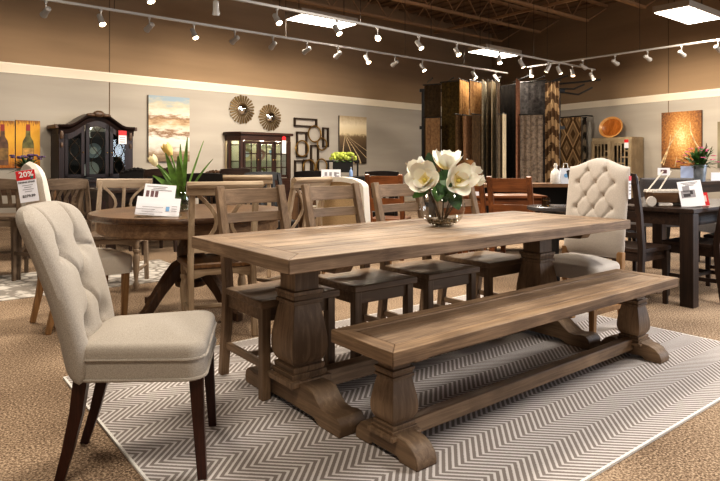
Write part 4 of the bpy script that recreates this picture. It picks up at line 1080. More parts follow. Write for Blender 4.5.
for s, (xa, xb_) in ((-1, (-hw + .11, -.34 * hw)), (0, (-.30 * hw, .30 * hw)), (1, (.34 * hw, hw - .11))):
    z0, zt_ = HB + .04, lambda x: crownz(x / hw) - .15
    t_ = .055 if s else .06
    # door frame: follows the arch at the top
    b = MB(); m_ = 10
    b.bb(xa, xa + t_, -.01, .02, z0, zt_(xa + t_ / 2)); b.bb(xb_ - t_, xb_, -.01, .02, z0, zt_(xb_ - t_ / 2)); b.bb(xa, xb_, -.01, .02, z0, z0 + .06)
    rr = []
    for i in range(m_ + 1):
        x_ = xa + (xb_ - xa) * i / m_; rr.append([(x_, -.01, zt_(x_) - .09), (x_, -.01, zt_(x_) + .01), (x_, .02, zt_(x_) + .01), (x_, .02, zt_(x_) - .09)])
    b.loft(rr); dr = b.build('door', espr[2], cab)
    b = MB(); b.bb(xa + t_, xb_ - t_, .003, .006, z0 + .05, min(zt_(xa + t_), zt_(xb_ - t_)) - .07); b.build('glass_pane', cabglass, dr)
    xm = (xa + xb_) / 2; wv = (xb_ - xa) / 2 - t_
    b = MB(); zl, zh = z0 + .06, zt_(xm) - .12
    for sg_ in (-1, 1):
        pts = [(xm + sg_ * wv * .8 * math.sin(2.2 * PI * k / 16), -.002, zl + (zh - zl) * k / 16) for k in range(17)]
        b.tube(pts, .006, 5)
    b.build('scroll_leading', darkmetal, dr)
    b = MB(); b.ball((xb_ - t_ / 2 if s < 1 else xa + t_ / 2, -.025, z0 + .45), .014, 8); b.build('door_pull', brass, dr)
for k, z in enumerate((HB + .38, HB + .76)):
    b = MB(); b.bb(-hw + .11, hw - .11, .08, .42, z, z + .012); b.build('glass_shelf', cabglass, cab)
b = MB(); b.bb(-hw - .02, hw + .02, -.06, .48, HB - .06, HB); b.build('counter', espr[0], cab, .008)
b = MB(); b.bb(-hw, hw, -.02, .47, .1, HB - .06); b.build('base_cabinet', espr[0], cab)
for i in range(4):
    xa = -hw + .05 + i * (2 * hw - .1) / 4
    b = MB(); b.bb(xa + .02, xa + (2 * hw - .1) / 4 - .02, -.035, -.02, .16, HB - .12); dd = b.build('base_door', espr[2], cab, .006)
    b = MB(); b.ball((xa + .06, -.045, .6), .015, 8); b.build('door_pull', brass, dd)
for s in (-1, 1):
    b = MB(); b.bb(s * (hw - .1) - .07, s * (hw - .1) + .07, -.02, .4, 0, .1); b.build('bracket_foot', espr[0], cab, .01)
MC = Matrix.Translation((c1.x, c1.y, 0)) @ Matrix.Rotation(ALPHA, 4, 'Z')
def plate(label, x, z, R, mat_, grp, MW, y=.36):
    p = MW @ Vector((x, y, z + .002)); t = thing('display_plate', label, 'plate', p, ALPHA, grp)
    Mx = Matrix.Rotation(math.radians(100), 3, 'X')
    b = MB(); b.lathe([(R * .55, 0), (R * .6, .004), (R, .02), (R, .024), (R * .55, .01), (.001, .01)], (0, 0, R * 1.0), 22, Mx); b.build('rim', mat_, t)
    b = MB(); b.lathe([(R * .5, .0095), (R * .48, .012), (.001, .012)], (0, 0, R), 18, Mx); b.build('well', dishm, t)
    return t
plate('white oval-looking plate standing in the middle bay of the ornate black cabinet, lower shelf', 0, HB + .03, .15, dishm, None, MC)
plate('white plate standing on the middle shelf of the ornate black cabinet, centre bay', .05, HB + .392, .14, plain('blue_grey_china', (150, 160, 166), .3), None, MC)
plate('grey plate standing on the middle shelf of the ornate black cabinet, right bay', .58, HB + .392, .13, plain('taupe_china', (170, 156, 138), .3), None, MC)
def goblet(label, x, z, MW, grp, hgt=.2, y=.25, mt=None):
    p = MW @ Vector((x, y, z)); t = thing('goblet', label, 'glass', p, 0, grp)
    b = MB(); b.lathe([(.035, 0), (.035, .004), (.006, .012), (.006, hgt * .5), (.03, hgt * .62), (.038, hgt * .85), (.034, hgt)], n=14, cap1=False); b.build('bowl', mt or dishm, t); return t
goblet('tall white candlestick-like goblet in the left bay of the ornate black cabinet', -.55, HB + .03, MC, None, .28)
goblet('white goblet in the right bay of the ornate black cabinet, bottom shelf', .6, HB + .03, MC, None, .26)
goblet('white footed vase at the top of the centre bay of the ornate black cabinet', -.05, HB + .772, MC, None, .24)
q, dd_ = onL(122.5, .56)
tg = thing('price_tag', 'red and white price tag stuck on the right glass door of the ornate black cabinet', 'tag', (q.x, q.y, zz(144, dd_)), ALPHA)
b = MB(); b.bb(-.075, .075, -.004, 0, 0, .25); b.build('card', paper, tg); b = MB(); b.bb(-.075, .075, -.007, -.004, .16, .25); b.build('red_band', red, tg)
b = MB()
for k in range(3): b.bb(-.05, .05, -.006, -.004, .03 + k * .04, .045 + k * .04)
b.build('print', greyink, tg)

# glass-door cabinet 2
c2, hw, d2 = wall_frame(onL, LP, LD, LN, ALPHA, 241, 290.5, .46)
zt = zz(134, d2)
cab = thing('display_cabinet', 'dark brown flat-topped display cabinet with mullioned glass doors below the sunburst mirrors', 'cabinet', (c2.x, c2.y, 0), ALPHA)
cherry = [wood('dark_cherry_wood_%s' % 'xyz'[i], (62, 38, 26), (32, 19, 13), i, rough=.35) for i in range(3)]
xl = -hw - .13; cant = .0
b = MB(); b.prism([(-hw, 0), (hw, 0), (hw, .44), (xl, .44), (xl, .30)], 'xy', zt - .16, zt - .03); b.build('cornice', cherry[0], cab)
b = MB(); b.prism([(-hw - .03, -.05), (hw + .05, -.05), (hw + .05, .44), (xl - .06, .44), (xl - .06, .28)], 'xy', zt - .03, zt + .03); b.build('crown', cherry[0], cab, .008)
b = MB(); b.prism([(-hw, 0), (hw, 0), (hw, .44), (xl, .44), (xl, .30)], 'xy', .70, .75); b.build('middle_shelf', cherry[0], cab)
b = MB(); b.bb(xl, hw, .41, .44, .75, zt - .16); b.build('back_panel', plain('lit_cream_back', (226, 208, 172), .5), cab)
b = MB(); b.prism([(-hw, 0), (hw, 0), (hw, .44), (xl, .44), (xl, .30)], 'xy', 0, .70); b.build('base_cabinet', cherry[0], cab, .006)
for xp, yp in ((-hw + .02, .03), (hw - .03, .03), (xl + .03, .32)):
    b = MB(); b.bb(xp - .04, xp + .04, yp - .03, yp + .03, .75, zt - .16); b.build('corner_post', cherry[2], cab, .004)
# canted side window
A_, B_ = Vector((xl + .05, .31, 0)), Vector((-hw, .03, 0))
b = MB(); b.loft([[A_ + Vector((0, 0, .77)), B_ + Vector((0, 0, .77)), B_ + Vector((0, .004, .77)), A_ + Vector((0, .004, .77))], [A_ + Vector((0, 0, zt - .16)), B_ + Vector((0, 0, zt - .16)), B_ + Vector((0, .004, zt - .16)), A_ + Vector((0, .004, zt - .16))]]); b.build('side_glass', cabglass, cab)
b = MB(); 
for z in (1.14, 1.5): b.path([A_ + Vector((0, 0, z)), B_ + Vector((0, 0, z))], .02, .02, (0, 0, 1))
b.build('side_muntin', cherry[0], cab)
nd = 3; dw = (2 * hw - .12) / nd
for i in range(nd):
    xa = -hw + .06 + i * dw; xb_ = xa + dw - .01; z0, z1 = .77, zt - .17; t_ = .05
    b = MB(); b.bb(xa, xa + t_, -.015, .015, z0, z1); b.bb(xb_ - t_, xb_, -.015, .015, z0, z1); b.bb(xa, xb_, -.015, .015, z0, z0 + .06); b.bb(xa, xb_, -.015, .015, z1 - .06, z1)
    dr = b.build('door', cherry[2], cab)
    b = MB(); xm = (xa + xb_) / 2; b.bb(xm - .012, xm + .012, -.012, .0, z0, z1)
    for k in (.28, .66): b.bb(xa, xb_, -.012, 0, z0 + (z1 - z0) * k - .012, z0 + (z1 - z0) * k + .012)
    b.build('muntin', cherry[0], dr)
    b = MB(); b.bb(xa + t_, xb_ - t_, .002, .005, z0 + .05, z1 - .05); b.build('glass_pane', cabglass, dr)
    b = MB(); b.ball((xb_ - .025 if i < 2 else xa + .025, -.03, z0 + .4), .014, 8); b.build('door_pull', brass, dr)
for z in (1.14, 1.50):
    b = MB(); b.bb(-hw + .03, hw - .03, .05, .41, z, z + .012); b.build('glass_shelf', cabglass, cab)
zt2 = zt
MC2 = Matrix.Translation((c2.x, c2.y, 0)) @ Matrix.Rotation(ALPHA, 4, 'Z')
olive = plain('olive_china', (128, 124, 52), .35); rose = plain('rose_china', (186, 140, 124), .35)
plate('olive green plate in the left door of the display cabinet, upper shelf', -hw + .32, 1.515, .12, olive, None, MC2, .3)
plate('rose plate in the middle door of the display cabinet, middle shelf', 0.02, 1.155, .13, rose, None, MC2, .3)
plate('cream plate in the left door of the display cabinet, middle shelf', -hw + .33, 1.155, .14, plain('cream_china', (214, 190, 140), .35), None, MC2, .3)
plate('olive green plate on the bottom shelf of the display cabinet, middle door', .05, .755, .12, olive, None, MC2, .3)
goblet('white goblet on the bottom shelf of the display cabinet, left door', -hw + .25, .755, MC2, None, .24)
goblet('blue-white goblet on the middle shelf of the display cabinet, right door', hw - .38, 1.155, MC2, None, .24, mt=plain('pale_blue_china', (180, 196, 214), .3))
q, dd_ = onL(284, .49)
tg = thing('price_tag', 'small red tag on the right glass door of the display cabinet', 'tag', (q.x, q.y, zz(140.5, dd_)), ALPHA)
b = MB(); b.lathe([(.06, -.004), (.06, 0)], (0, 0, .04), 16, Matrix.Rotation(PI / 2, 3, 'X')); b.build('red_disc', red, tg); b = MB(); b.bb(-.055, .055, -.003, 0, -.3, .0); b.build('card', paper, tg)

# ------------------------------------------------------------------ things hung on the walls
def hang(name, label, cat, fn, ang, px, off=.0, group=None):
    q, d = fn(px, off); return thing(name, label, cat, (q.x, q.y, 0), ang, group), d
def span(fn, D, px0, px1, off):
    a, da = fn(px0, off); b_, db = fn(px1, off); return (a + b_) / 2, abs((b_ - a).dot(D)), (da + db) / 2
def canvas(label, fn, D, ang, px0, px1, y0, y1, mat_, edge, off=.05, name='canvas_print'):
    c, w, d = span(fn, D, px0, px1, off); t = thing(name, label, 'picture', (c.x, c.y, 0), ang)
    z1, z0 = zz(y0, d), zz(y1, d)
    b = MB(); b.bb(-w / 2, w / 2, 0.001, .045, z0, z1); b.build('stretcher', edge, t)
    b = MB(); b.bb(-w / 2, w / 2, -.002, .001, z0, z1); b.build('printed_face', mat_, t)
    return t, w, z0, z1
def gen_ramp_mat(name, stops, nscale=6, namp=.25, axis='Z', stretch=(1, 1, 1)):
    m, nt, b = newmat(name); tc = N(nt, 'ShaderNodeTexCoord'); sp = N(nt, 'ShaderNodeSeparateXYZ'); nt.links.new(tc.outputs['Generated'], sp.inputs[0])
    mp = N(nt, 'ShaderNodeMapping'); mp.inputs['Scale'].default_value = stretch; nt.links.new(tc.outputs['Generated'], mp.inputs[0])
    nz = N(nt, 'ShaderNodeTexNoise'); nz.inputs['Scale'].default_value = nscale; nz.inputs['Detail'].default_value = 8; nz.inputs['Roughness'].default_value = .65; nt.links.new(mp.outputs[0], nz.inputs['Vector'])
    a = math_(nt, 'ADD', sp.outputs[axis], math_(nt, 'MULTIPLY', math_(nt, 'SUBTRACT', nz.outputs['Fac'], .5), namp))
    r = ramp(nt, [(p, lin(c)) for p, c in stops]); nt.links.new(a, r.inputs['Fac']); nt.links.new(r.outputs['Color'], b.inputs['Base Color']); b.inputs['Roughness'].default_value = .7
    return m
edgew = plain('canvas_edge', (92, 84, 76), .8)
canvas('tall abstract canvas of white, blue-grey and brown bands between the two dark cabinets', onL, LD, ALPHA, 148.5, 189.5, 96.5, 161.5,
       gen_ramp_mat('banded_abstract_paint', [(.0, (96, 76, 58)), (.12, (150, 130, 106)), (.22, (200, 194, 184)), (.36, (222, 216, 204)), (.43, (122, 88, 58)), (.50, (208, 198, 182)), (.60, (184, 158, 126)), (.67, (128, 98, 70)), (.74, (210, 200, 184)), (.86, (176, 170, 150)), (.97, (138, 156, 168))], 5, .4, 'Z', (.6, 1, 3)), edgew)
# railway canvas
t, w, z0, z1 = canvas('sepia canvas of curving railway tracks at the right end of the left wall', onL, LD, ALPHA, 339.5, 366.5, 116.5, 163.5,
       gen_ramp_mat('sepia_sky_and_ballast', [(0, (48, 36, 25)), (.3, (66, 52, 36)), (.57, (112, 92, 66)), (.64, (214, 196, 160)), (.8, (222, 208, 180)), (1, (160, 140, 110))], 14, .18), edgew)
b = MB(); zr = z0 + (z1 - z0) * .6
def pic(x, k): return (x * w / 2, -.004, z0 + (z1 - z0) * k)
def strip(pts, wd_):
    rows = []
    for i, (x, k) in enumerate(pts):
        ww = wd_ * (1 - i / (len(pts) - 1) * .85); rows.append([pic(x - ww, k), pic(x + ww, k)])
    b.loft(rows, False, False, closed=False)
strip([(.05, .0), (-.05, .15), (-.3, .35), (-.52, .5), (-.6, .62)], .05); strip([(.55, .0), (.38, .15), (-.02, .35), (-.38, .5), (-.58, .62)], .06)
strip([(-.75, .0), (-.78, .15), (-.72, .35), (-.66, .5), (-.62, .62)], .045); strip([(1.0, .28), (.5, .38), (-.1, .5), (-.5, .62)], .035); strip([(1.0, .12), (.5, .27), (-.05, .44), (-.5, .6)], .03)
b.build('painted_rails', plain('pale_sepia_rail', (206, 184, 146), .7), t)
b = MB()
for i in range(9):
    k = .02 + i * .055; x0 = -.05 - .55 * k; wd_ = .34 * (1 - k * 1.5); b.loft([[pic(x0 - wd_ * .3, k), pic(x0 + wd_ * 1.7, k + .015)], [pic(x0 - wd_ * .3, k + .016), pic(x0 + wd_ * 1.7, k + .031)]], False, False, closed=False)
b.build('painted_sleepers', plain('dark_sepia', (56, 42, 28), .7), t)
# wine bottle boards
oldy = gen_ramp_mat('weathered_yellow_paint', [(.0, (150, 84, 26)), (.25, (206, 146, 48)), (.6, (226, 172, 62)), (.9, (208, 152, 52)), (1, (120, 76, 36))], 7, .5, 'Z', (3, 1, 1))
for px0, px1, lb, bc in ((-10, 14.6, 'yellow weathered board painted with a dark wine bottle at the left edge of the view', (84, 58, 40)), (15.8, 40, 'yellow weathered board painted with an olive wine bottle, right one of the pair', (96, 92, 48))):
    t, w, z0, z1 = canvas(lb, onL, LD, ALPHA, px0, px1, 120.5, 168, oldy, plain('board_edge', (84, 56, 30), .8), .055, 'painted_board')
    hh = z1 - z0
    prof = [(.24, .06), (.24, .50), (.21, .58), (.10, .68), (.08, .90), (.08, .93)]
    ol = [(x * w, z0 + k * hh * .98) for x, k in prof] + [(-x * w, z0 + k * hh * .98) for x, k in reversed(prof)]
    b = MB(); b.prism(ol, 'xz', -.006, -.003); b.build('painted_bottle', plain('painted_bottle_%d' % int(px1), bc, .6, noise=.35, nscale=8), t)
    b = MB(); b.prism([(-.22 * w, z0 + .17 * hh), (.22 * w, z0 + .17 * hh), (.22 * w, z0 + .42 * hh), (-.22 * w, z0 + .42 * hh)], 'xz', -.008, -.0055); b.build('painted_label', plain('painted_label_%d' % int(px1), (176, 136, 70) if px0 > 0 else (120, 92, 50), .6, noise=.25, nscale=12), t)
    b = MB(); b.prism([(-.085 * w, z0 + .78 * hh), (.085 * w, z0 + .78 * hh), (.085 * w, z0 + .92 * hh), (-.085 * w, z0 + .92 * hh)], 'xz', -.008, -.0055); b.build('painted_capsule', plain('wine_red_%d' % int(px1), (140, 44, 36), .6), t)
# sunburst mirrors
for px, py, rp, lb in ((242, 109.5, 13, 'round sunburst mirror with bronze rays, left and higher one'), (270, 117.5, 12, 'round sunburst mirror with bronze rays, right and lower one')):
    t, d = hang('sunburst_mirror', lb, 'mirror', onL, ALPHA, px, .03, 'sunburst mirrors above the display cabinet'); z = zz(py, d); R = rp * d / F * 1.12
    Rx = Matrix.Rotation(PI / 2, 3, 'X')
    b = MB(); nb = 26
    for k in range(nb):
        a = 2 * PI * k / nb; ca, sa = math.cos(a), math.sin(a); rr = R * (1.0 if k % 2 else .95)
        w0, w1 = R * .022, R * .062
        def pt(r, o, y): return (r * ca - o * sa, y, z + r * sa + o * ca)
        b.loft([[pt(R * .36, -w0, -.03), pt(R * .36, w0, -.03), pt(R * .36, w0, -.015), pt(R * .36, -w0, -.015)], [pt(rr, -w1, -.012), pt(rr, w1, -.012), pt(rr, w1, .0), pt(rr, -w1, .0)]])
    b.build('rays', bronze, t)
    b = MB(); b.lathe([(R * .42, 0), (R * .44, .02), (R * .36, .03), (.001, .03)], (0, 0, z), 28, Rx); b.build('frame_ring', darkmetal, t)
    b = MB(); b.lathe([(R * .36, .031), (R * .25, .05), (R * .12, .06), (.001, .062)], (0, 0, z), 28, Rx); b.build('mirror_glass', mirror, t)
# geometric wall sculpture
t, d = hang('wall_sculpture', 'openwork metal wall sculpture of overlapping rectangles and rings', 'wall decoration', onL, ALPHA, 311, .04)
q0, _ = onL(311, .04)
def sx_(px):
    q, dd = onL(px, .04); return (q - q0).dot(LD), dd
def S(cx, cy):
    px = 288 + cx / 6.88; py = 110 + cy / 6.88; x, dd = sx_(px); return x, zz(py, dd)
for (a, b0, c_, d_) in ((42, 52, 198, 112), (58, 148, 130, 325), (238, 120, 278, 255), (155, 240, 210, 420), (45, 345, 108, 475), (105, 340, 170, 470)):
    x0, z1 = S(a, b0); x1, _ = S(c_, b0); _, z0 = S(a, d_); b = MB(); w = .035
    b.bb(x0, x0 + w, -.03, 0.02, z0, z1); b.bb(x1 - w, x1, -.03, .02, z0, z1); b.bb(x0, x1, -.03, .02, z0, z0 + w); b.bb(x0, x1, -.03, .02, z1 - w, z1); b.build('rectangle', darkmetal, t)
for cx, cy, r in ((178, 165, 48), (92, 265, 46), (228, 235, 36), (225, 385, 42), (140, 395, 45)):
    x, z = S(cx, cy); rr = r / 6.88 * d / F * 1.15; b = MB(); b.tube([(x + rr * 1.0 * math.cos(2 * PI * k / 32), -.035, z + rr * math.sin(2 * PI * k / 32)) for k in range(32)], .02, 6, closed=True); b.build('ring', brass, t)

# ---- right wall
RANG = BETA - PI   # local +x runs towards the camera side along the wall, local −y faces the room
def autumn_mat():
    m, nt, b = newmat('golden_autumn_paint'); tc = N(nt, 'ShaderNodeTexCoord'); sp = N(nt, 'ShaderNodeSeparateXYZ'); nt.links.new(tc.outputs['Generated'], sp.inputs[0])
    dx = math_(nt, 'SUBTRACT', sp.outputs['X'], .52); dz = math_(nt, 'SUBTRACT', sp.outputs['Z'], .55)
    r2 = math_(nt, 'SQRT', math_(nt, 'ADD', math_(nt, 'MULTIPLY', math_(nt, 'MULTIPLY', dx, dx), 1.6), math_(nt, 'MULTIPLY', dz, dz)))
    mp = N(nt, 'ShaderNodeMapping'); mp.inputs['Scale'].default_value = (1, .1, 1.2); nt.links.new(tc.outputs['Generated'], mp.inputs[0])
    nz = N(nt, 'ShaderNodeTexNoise'); nz.inputs['Scale'].default_value = 22; nz.inputs['Detail'].default_value = 6; nz.inputs['Roughness'].default_value = .75; nt.links.new(mp.outputs[0], nz.inputs['Vector'])
    a = math_(nt, 'ADD', math_(nt, 'MULTIPLY', r2, 1.25), math_(nt, 'MULTIPLY', math_(nt, 'SUBTRACT', nz.outputs['Fac'], .5), 1.5))
    r = ramp(nt, [(0, lin((240, 216, 164))), (.22, lin((212, 166, 102))), (.48, lin((172, 118, 62))), (.75, lin((130, 84, 42))), (1, lin((82, 52, 28)))]); nt.links.new(a, r.inputs['Fac']); nt.links.new(r.outputs['Color'], b.inputs['Base Color']); b.inputs['Roughness'].default_value = .7
    return m
t, w, z0, z1 = canvas('golden autumn canvas with leaning pale birch trunks on the right wall', onR, RD, RANG, 661.5, 701.5, 111.5, 168, autumn_mat(), plain('dark_canvas_edge', (70, 46, 26), .8))
b = MB()
def P2(x, k): return (x * w / 2, -.004, z0 + (z1 - z0) * k)
for pts, wd_ in (([(-1.0, .08), (-.55, .42), (-.25, .6), (.02, .72)], .05), ([(-.9, .05), (-.62, .35), (-.5, .6)], .03), ([(.98, .3), (.7, .45), (.5, .62), (.45, .8)], .045), ([(-.3, .02), (-.2, .2)], .03)):
    rows = []
    for i, (x, k) in enumerate(pts):
        ww = wd_ * (1 - .6 * i / (len(pts) - 1)); rows.append([P2(x - ww, k), P2(x + ww, k)])
    b.loft(rows, False, False, closed=False)
b.build('painted_birch_trunks', plain('birch_paint', (186, 160, 124), .7, noise=.4, nscale=8), t)
canvas('grey-green canvas cut by the right edge of the view', onR, RD, RANG, 717.5, 746, 121, 168, gen_ramp_mat('grey_green_paint', [(0, (90, 88, 74)), (.5, (140, 132, 108)), (1, (110, 100, 78))], 5, .5), edgew)
# light wood cabinet with lattice doors and platter
c3, w3, d3 = span(onR, RD, 592, 632, .55)
zt = zz(137.5, d3)
lt = [wood('pale_limed_wood_%s' % 'xyz'[i], (186, 168, 138), (138, 120, 94), i, contrast=.8) for i in range(3)]
cab = thing('lattice_cabinet', 'pale limed-wood cabinet with open lattice door front on the right wall', 'cabinet', (c3.x, c3.y, 0), RANG)
hw = w3 / 2
b = MB(); b.bb(-hw, hw, 0, .5, zt - .08, zt); b.build('top', lt[0], cab, .005)
for s in (-1, 1):
    b = MB(); b.bb(s * (hw - .02) - .02, s * (hw - .02) + .02, 0, .5, .05, zt - .08); b.build('side_panel', lt[2], cab)
    b = MB(); b.bb(s * (hw - .06) - .05, s * (hw - .06) + .05, .05, .45, 0, .05); b.build('foot', lt[2], cab)
b = MB(); b.bb(-hw + .04, hw - .04, .47, .49, .05, zt - .08); b.build('back_panel', plain('dark_interior', (70, 62, 52), .8), cab)
b = MB(); b.bb(-hw + .04, hw - .04, .02, .47, .05, .09); b.bb(-hw + .04, hw - .04, .02, .47, .88, .91); b.build('shelf', lt[0], cab)
for s in (-1, 1):
    xa, xb_ = (-hw + .005, -.005) if s < 0 else (.005, hw - .005)
    b = MB(); f_ = .09; b.bb(xa, xa + f_, -.03, 0, .1, zt - .08); b.bb(xb_ - f_, xb_, -.03, 0, .1, zt - .08); b.bb(xa + f_, xb_ - f_, -.03, 0, .1, .2); b.bb(xa + f_, xb_ - f_, -.03, 0, zt - .17, zt - .08)
    dr = b.build('door', lt[2], cab)
    b = MB(); inn0, inn1 = xa + f_, xb_ - f_
    nb = 4
    for k in range(1, nb): x_ = inn0 + (inn1 - inn0) * k / nb; b.bb(x_ - .017, x_ + .017, -.028, -.004, .2, zt - .17)
    for k in range(9):
        z = .3 + k * (zt - .5) / 8; j = k % nb; x_ = inn0 + (inn1 - inn0) * j / nb; b.bb(x_, min(inn1, x_ + (inn1 - inn0) / nb * 2), -.026, -.006, z - .017, z + .017)
    b.build('lattice', lt[0], dr)
MR = Matrix.Translation((c3.x, c3.y, 0)) @ Matrix.Rotation(RANG, 4, 'Z')
for x_, z_, lb, col_ in ((-.2, .911, 'dark blue-grey jar inside the lattice cabinet, left side', (70, 84, 92)), (.2, .911, 'dark blue-grey jar inside the lattice cabinet, right side', (70, 84, 92))):
    p = MR @ Vector((x_, .2, z_)); t = thing('storage_jar', lb, 'jar', p)
    b = MB(); b.lathe([(.05, 0), (.09, .06), (.09, .3), (.05, .36), (.055, .38)], n=16); b.build('jar_body', plain('jar_glaze', col_, .3), t); b = MB(); b.lathe([(.06, .38), (.06, .4), (.015, .41), (.02, .44), (.001, .45)], n=14); b.build('lid', plain('jar_lid', (50, 58, 64), .4), t)
q, dd_ = onR(626.5, .59)
tg = thing('price_tag', 'small red and white tag at the upper right of the lattice cabinet', 'tag', (q.x, q.y, zz(148, dd_)), RANG)
b = MB(); b.bb(-.06, .06, -.004, 0, 0, .22); b.build('card', paper, tg); b = MB(); b.bb(-.06, .06, -.007, -.004, .14, .22); b.build('red_band', red, tg)
# platter leaning on wall atop the cabinet
q, dd_ = onR(612, .28); RP_ = 12.5 * dd_ / F
pt_ = thing('wooden_platter', 'large round orange-brown wooden platter standing on the lattice cabinet', 'platter', (q.x, q.y, zt), RANG)
Rx = Matrix.Rotation(math.radians(80), 3, 'X')
b = MB(); b.lathe([(RP_ * .4, -.03), (RP_ * .8, 0), (RP_, .05), (RP_, .07), (RP_ * .82, .03)], (0, 0, RP_ * .87), 40, Rx, cap1=False); 
for v in b.bm.verts: v.co.x *= 1.06; v.co.z = v.co.z * .86 + .0
b.xf(Matrix.Translation((0, 0, .0))); b.build('rim', wood('glossy_orange_wood', (252, 206, 140), (216, 150, 84), 0, rough=.2), pt_)
b = MB(); b.lathe([(RP_ * .82, .03), (RP_ * .7, .012), (.001, .005)], (0, 0, RP_ * .87), 40, Rx, cap0=False)
for v in b.bm.verts: v.co.x *= 1.06; v.co.z = v.co.z * .86
b.build('well', wood('burl_wood', (206, 128, 60), (140, 76, 30), 2, rough=.2, scale=.6), pt_)
zmin = min((v.co.z for o in pt_.children for v in o.data.vertices)); pt_.location.z = zt - zmin + .002

# ------------------------------------------------------------------ rug display
def rugmat(name, c1, c2, style, s=8):
    m, nt, b = newmat(name); tc = N(nt, 'ShaderNodeTexCoord')
    if style == 'plain':
        nz = N(nt, 'ShaderNodeTexNoise'); nz.inputs['Scale'].default_value = s; nz.inputs['Detail'].default_value = 8; nz.inputs['Roughness'].default_value = .7; nt.links.new(tc.outputs['Object'], nz.inputs['Vector']); f = nz.outputs['Fac']; st = [(.35, lin(c1)), (.65, lin(c2))]
    elif style == 'diamond':
        sp = N(nt, 'ShaderNodeSeparateXYZ'); nt.links.new(tc.outputs['Generated'], sp.inputs[0])
        a = math_(nt, 'PINGPONG', math_(nt, 'MULTIPLY', sp.outputs['X'], 1.6), .5); c = math_(nt, 'PINGPONG', math_(nt, 'MULTIPLY', sp.outputs['Z'], 2.6), .5)
        f = math_(nt, 'FRACT', math_(nt, 'MULTIPLY', math_(nt, 'ADD', a, c), 2.0)); st = [(0, lin(c1)), (.35, lin(c1)), (.45, lin(c2)), (.7, lin(tuple((x + y) / 2 for x, y in zip(c1, c2)))), (1, lin(tuple(min(255, x * 1.35) for x in c2)))]
    elif style == 'zigzag':
        sp = N(nt, 'ShaderNodeSeparateXYZ'); nt.links.new(tc.outputs['Object'], sp.inputs[0])
        a = math_(nt, 'PINGPONG', math_(nt, 'MULTIPLY', sp.outputs['X'], 2.5), .5); nz = N(nt, 'ShaderNodeTexNoise'); nz.inputs['Scale'].default_value = 12; nt.links.new(tc.outputs['Object'], nz.inputs['Vector'])
        f = math_(nt, 'FRACT', math_(nt, 'ADD', math_(nt, 'ADD', math_(nt, 'MULTIPLY', sp.outputs['Z'], 2.6), a), math_(nt, 'MULTIPLY', nz.outputs['Fac'], .7))); st = [(0, lin(c1)), (.45, lin(c1)), (.55, lin(c2)), (.95, lin(c2))]
    r = ramp(nt, st); nt.links.new(f, r.inputs['Fac']); nt.links.new(r.outputs['Color'], b.inputs['Base Color']); b.inputs['Roughness'].default_value = .95; b.inputs['Specular IOR Level'].default_value = .1
    return m
RGD = 14.2
rugs = [ # px0, px1, d0, d1, ytop, ybottom, dark, light, style, label
 (424.5, 441, 14.6, 14.4, 85, 185, (52, 42, 30), (74, 60, 42), 'plain', 'dark brown hanging rug at the left end of the display, upper tier'),
 (425.5, 440, 14.1, 13.9, 118, 190, (104, 80, 58), (134, 106, 78), 'plain', 'light brown hanging rug on the lower tier at the left end of the display'),
 (441.5, 459, 14.3, 14.0, 82, 190, (48, 40, 22), (84, 68, 38), 'plain', 'dark olive full-length hanging rug, second from the left'),
 (459.5, 469, 13.9, 14.5, 81, 185, (120, 86, 48), (168, 128, 80), 'plain', 'golden brown shaggy hanging rug, left of the golden pair'),
 (469.5, 482, 13.9, 14.4, 82, 185, (124, 90, 56), (178, 138, 92), 'plain', 'golden brown shaggy hanging rug, right of the golden pair'),
 (455.5, 462, 13.4, 13.7, 115, 190, (70, 54, 38), (104, 80, 54), 'plain', 'narrow brown lower-tier rug under the golden pair, left edge'),
 (463.5, 471, 13.4, 13.7, 116, 190, (108, 80, 58), (146, 112, 84), 'plain', 'narrow tan lower-tier rug under the golden pair, middle'),
 (472.5, 480, 13.4, 13.7, 115, 190, (60, 48, 36), (96, 76, 54), 'plain', 'narrow dark lower-tier rug under the golden pair, right edge'),
 (482.5, 486, 13.9, 14.5, 81, 190, (130, 118, 100), (176, 164, 142), 'plain', 'pale grey rug seen edge-on, leftmost of the pale rugs'),
 (487, 491, 13.9, 14.5, 81, 190, (80, 70, 56), (120, 106, 86), 'plain', 'grey-brown rug seen edge-on, second of the pale rugs'),
 (491.5, 495.5, 13.9, 14.5, 82, 190, (176, 160, 132), (206, 192, 166), 'plain', 'cream rug seen edge-on, third of the pale rugs'),
 (496, 499.5, 13.9, 14.5, 82, 190, (92, 84, 74), (126, 116, 102), 'plain', 'taupe rug seen edge-on, rightmost of the pale rugs'),
 (498.5, 502.5, 13.4, 13.7, 115, 190, (98, 86, 72), (134, 120, 102), 'plain', 'lower-tier taupe rug edge, left of the cream rug edge'),
 (503, 505.5, 13.4, 13.7, 114, 190, (196, 182, 154), (220, 206, 178), 'plain', 'lower-tier cream rug seen edge-on against the black rug'),
 (500, 515.5, 14.9, 14.4, 86, 190, (16, 14, 13), (34, 30, 26), 'plain', 'wide black hanging rug in the middle of the display'),
 (516.5, 519.5, 13.7, 14.2, 80, 190, (120, 84, 66), (158, 118, 94), 'plain', 'narrow reddish tan rug edge right of the black rug'),
 (520, 545, 14.4, 14.0, 82, 185, (40, 38, 38), (92, 88, 86), 'plain', 'charcoal mottled hanging rug on the upper tier at the right'),
 (520.5, 543, 13.8, 13.6, 115, 190, (84, 74, 66), (140, 126, 112), 'plain', 'grey speckled lower-tier rug at the right of the display'),
 (545.5, 559.5, 13.9, 13.6, 82, 188, (88, 68, 50), (164, 138, 106), 'zigzag', 'brown and cream striped hanging rug at the right end of the display'),
]
